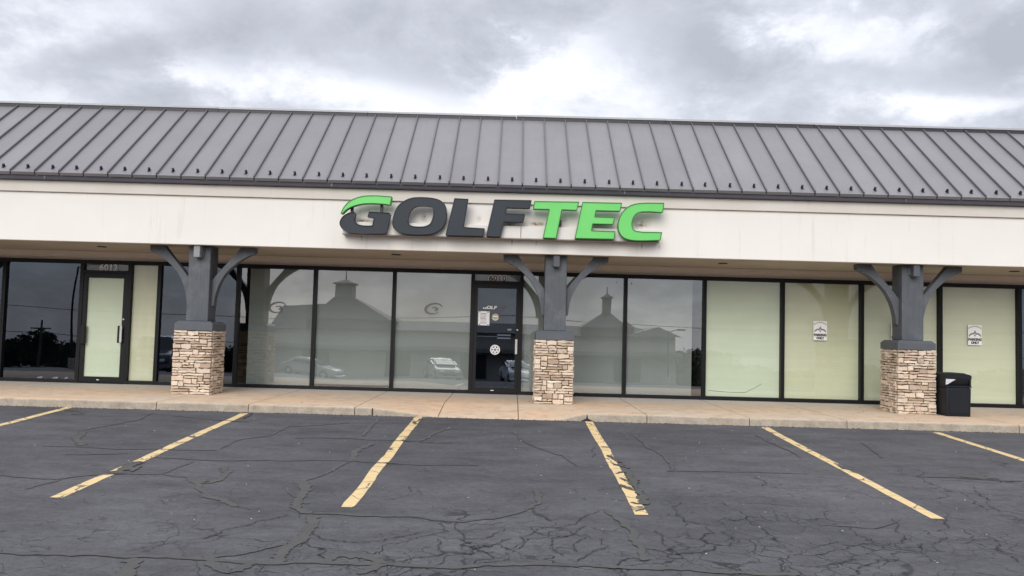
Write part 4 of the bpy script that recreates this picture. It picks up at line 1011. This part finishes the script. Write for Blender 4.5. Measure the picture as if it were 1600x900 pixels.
q = mir(487, 590, 46); car('grey sedan seen side on in the mirroring window right of the first column', q.x, -46, .2, (.26, .27, .29))
q = mir(690, 600, 40); car('grey sedan seen nose on in the shaded window left of the dark door', q.x, -40, 1.25, (.16, .16, .17))
q = mir(808, 600, 38); car('pale car mirrored at the foot of the dark 6010 door', q.x, -38, 1.4, (.6, .6, .62))
q = mir(262, 560, 24); car('dark tall vehicle mirrored beside the first stone column', q.x - .6, -24, 1.3, (.02, .022, .03), True, 5.0)

# trees, power pole and wires on the far side
LEAF = []
for i, c in enumerate(((.035, .055, .022), (.055, .08, .03), (.045, .06, .03))):
    m = Mat('leaf', c, .8); m.base(m.mix(1.0, m.col, m.ramp(m.noise(m.pos(), 1.2, 4), [(.3, .6), (.7, 1.4)]), 'MULTIPLY')); LEAF.append(m.m)
BARK = simple('bark', (.07, .055, .04), .95, .3, 9)
def tree(x, y, h, rad, label, seed, mat=0):
    rr = random.Random(seed); z0 = lot_z(y); t = thing('tree', label, 'tree', (x, y, z0), 0, 'trees mirrored in the storefront glass')
    b = B(); b.cyl((0, 0, -.1), (0, 0, h * .45), rad * .09, rad * .05, 8)
    for k in range(6):
        an = k * 1.05 + rr.random(); b.cyl((0, 0, h * (.25 + .04 * k)), (math.cos(an) * rad * .6, math.sin(an) * rad * .6, h * (.55 + .05 * k)), rad * .04, rad * .015, 6)
    b.build('trunk', BARK, t)
    cl_ = [(rr.gauss(0, rad * .42), rr.gauss(0, rad * .42), h * rr.uniform(.22, .88), rad * rr.uniform(.28, .48)) for _ in range(26)]
    V = []; Fc = []
    for (cx_, cy_, cz_, cr_) in cl_:
        for _ in range(150):
            d = Vector((rr.gauss(0, 1), rr.gauss(0, 1), rr.gauss(0, 1))).normalized() * cr_ * rr.uniform(.6, 1.05); s = rr.uniform(.13, .28)
            u = Vector((rr.gauss(0, 1), rr.gauss(0, 1), rr.gauss(0, 1))).normalized() * s; w = u.orthogonal().normalized() * s * .7; c = Vector((cx_, cy_, cz_)) + d; k = len(V)
            V += [c - u, c - w, c + u, c + w]; Fc.append((k, k + 1, k + 2, k + 3))
    link('crown', new_mesh('crown', V, Fc, LEAF[mat]), t)
for px, py, D, h, rad, lab, sd2, m in ((60, 560, 75, 4.0, 1.9, 'broad dark tree mirrored in the first dark window', 1, 0), (104, 575, 85, 2.9, 2.4, 'low dark tree mirrored beside the 6012 door', 2, 2), (14, 575, 85, 2.9, 2.6, 'low dark tree mirrored at the far edge of the first window', 3, 2),
                                       (345, 590, 80, 2.8, 2.2, 'small dark tree mirrored right of the first column', 4, 0), (1087, 580, 62, 3.0, 2.4, 'pale green tree mirrored beside the end of the opposite building', 5, 1), (255, 590, 85, 2.6, 2.6, 'low dark tree mirrored behind the tall vehicle', 6, 2), (1112, 580, 70, 3.4, 2.8, 'green tree mirrored behind the bare strip of window', 7, 1)):
    q = mir(px, py, D); tree(q.x, -D, h, rad, lab, sd2, m)
q = mir(62, 510, 70); zt = q.z + .6; pole = thing('power_pole', 'wooden power pole mirrored above the tree in the first window', 'power pole', (q.x, -70, lot_z(-70)))
H = zt - lot_z(-70)
b = B(); b.cyl((0, 0, -.2), (0, 0, H), .16, .11, 10); b.build('pole', BARK, pole)
B().box(-1.2, 1.2, -.06, .06, H - 1.0, H - .85).build('crossarm', BARK, pole)
for dz_, px2 in ((-.9, 0), (1.9, 0)):
    b = B(); z = zt + dz_; 
    for k in range(24):
        f = lambda u: (-60 + u * 5.0, -70 - .15, z - .5 * math.cos((-60 + u * 5 - q.x) / 60 * math.pi) * 0 - .9 * (1 - ((u % 12 - 6) / 6) ** 2))
        b.cyl(f(k), f(k + .999), .03, .03, 5, cap=False)
    o = b.build('power_line', BLK); tag(o, 'thin ' + ('lower' if dz_ < 0 else 'upper') + ' power line mirrored in the first dark window', 'cable', 'power lines mirrored in the windows')
def lamp(px, D, ztop, lab):
    q = mir(px, 500, D); z0 = lot_z(-D); t = thing('lot_lamp', lab, 'street lamp', (q.x, -D, z0)); Hh = ztop - z0
    b = B(); b.cyl((0, 0, 0), (0, 0, Hh), .09, .05, 10); b.build('pole', BLK, t); b = B(); b.cyl((0, 0, 0), (0, 0, .7), .25, .25, 14); b.build('base', CURB, t)
    b = B(); b.cyl((0, 0, Hh - .1), (.9, 0, Hh + .15), .035, .03, 8); b.build('arm', BLK, t); B().box(.8, 1.5, -.16, .16, Hh + .06, Hh + .2, bev=.02).build('lamp_head', BLK, t)
lamp(120, 32, mir(120, 415, 32).z, 'thin dark lot lamp mirrored beside the 6012 door')
lamp(1046, 50, mir(1050, 518, 50).z, 'lot lamp mirrored right of the opposite gable')

rr = random.Random(99); V = []; Fc = []
for i in range(15000):
    x = rr.uniform(-110, 110); y = rr.uniform(-104, -92); hgt = 2.5 + 1.2 * mnoise.noise(Vector((x * .09, 0, 4))) + 1.0 * mnoise.noise(Vector((x * .4, 0, 9)))
    z = lot_z(y) + hgt * rr.random() ** .8; s_ = rr.uniform(.28, .5)
    u = Vector((rr.gauss(0, 1), rr.gauss(0, 1), rr.gauss(0, 1))).normalized() * s_; w = u.orthogonal().normalized() * s_ * .8; c = Vector((x, y, z)); k = len(V)
    V += [c - u, c - w, c + u, c + w]; Fc.append((k, k + 1, k + 2, k + 3))
o = link('distant_trees', new_mesh('distant_trees', V, Fc, LEAF[2])); tag(o, 'far dark belt of trees mirrored along the horizon', 'trees', kind='stuff')
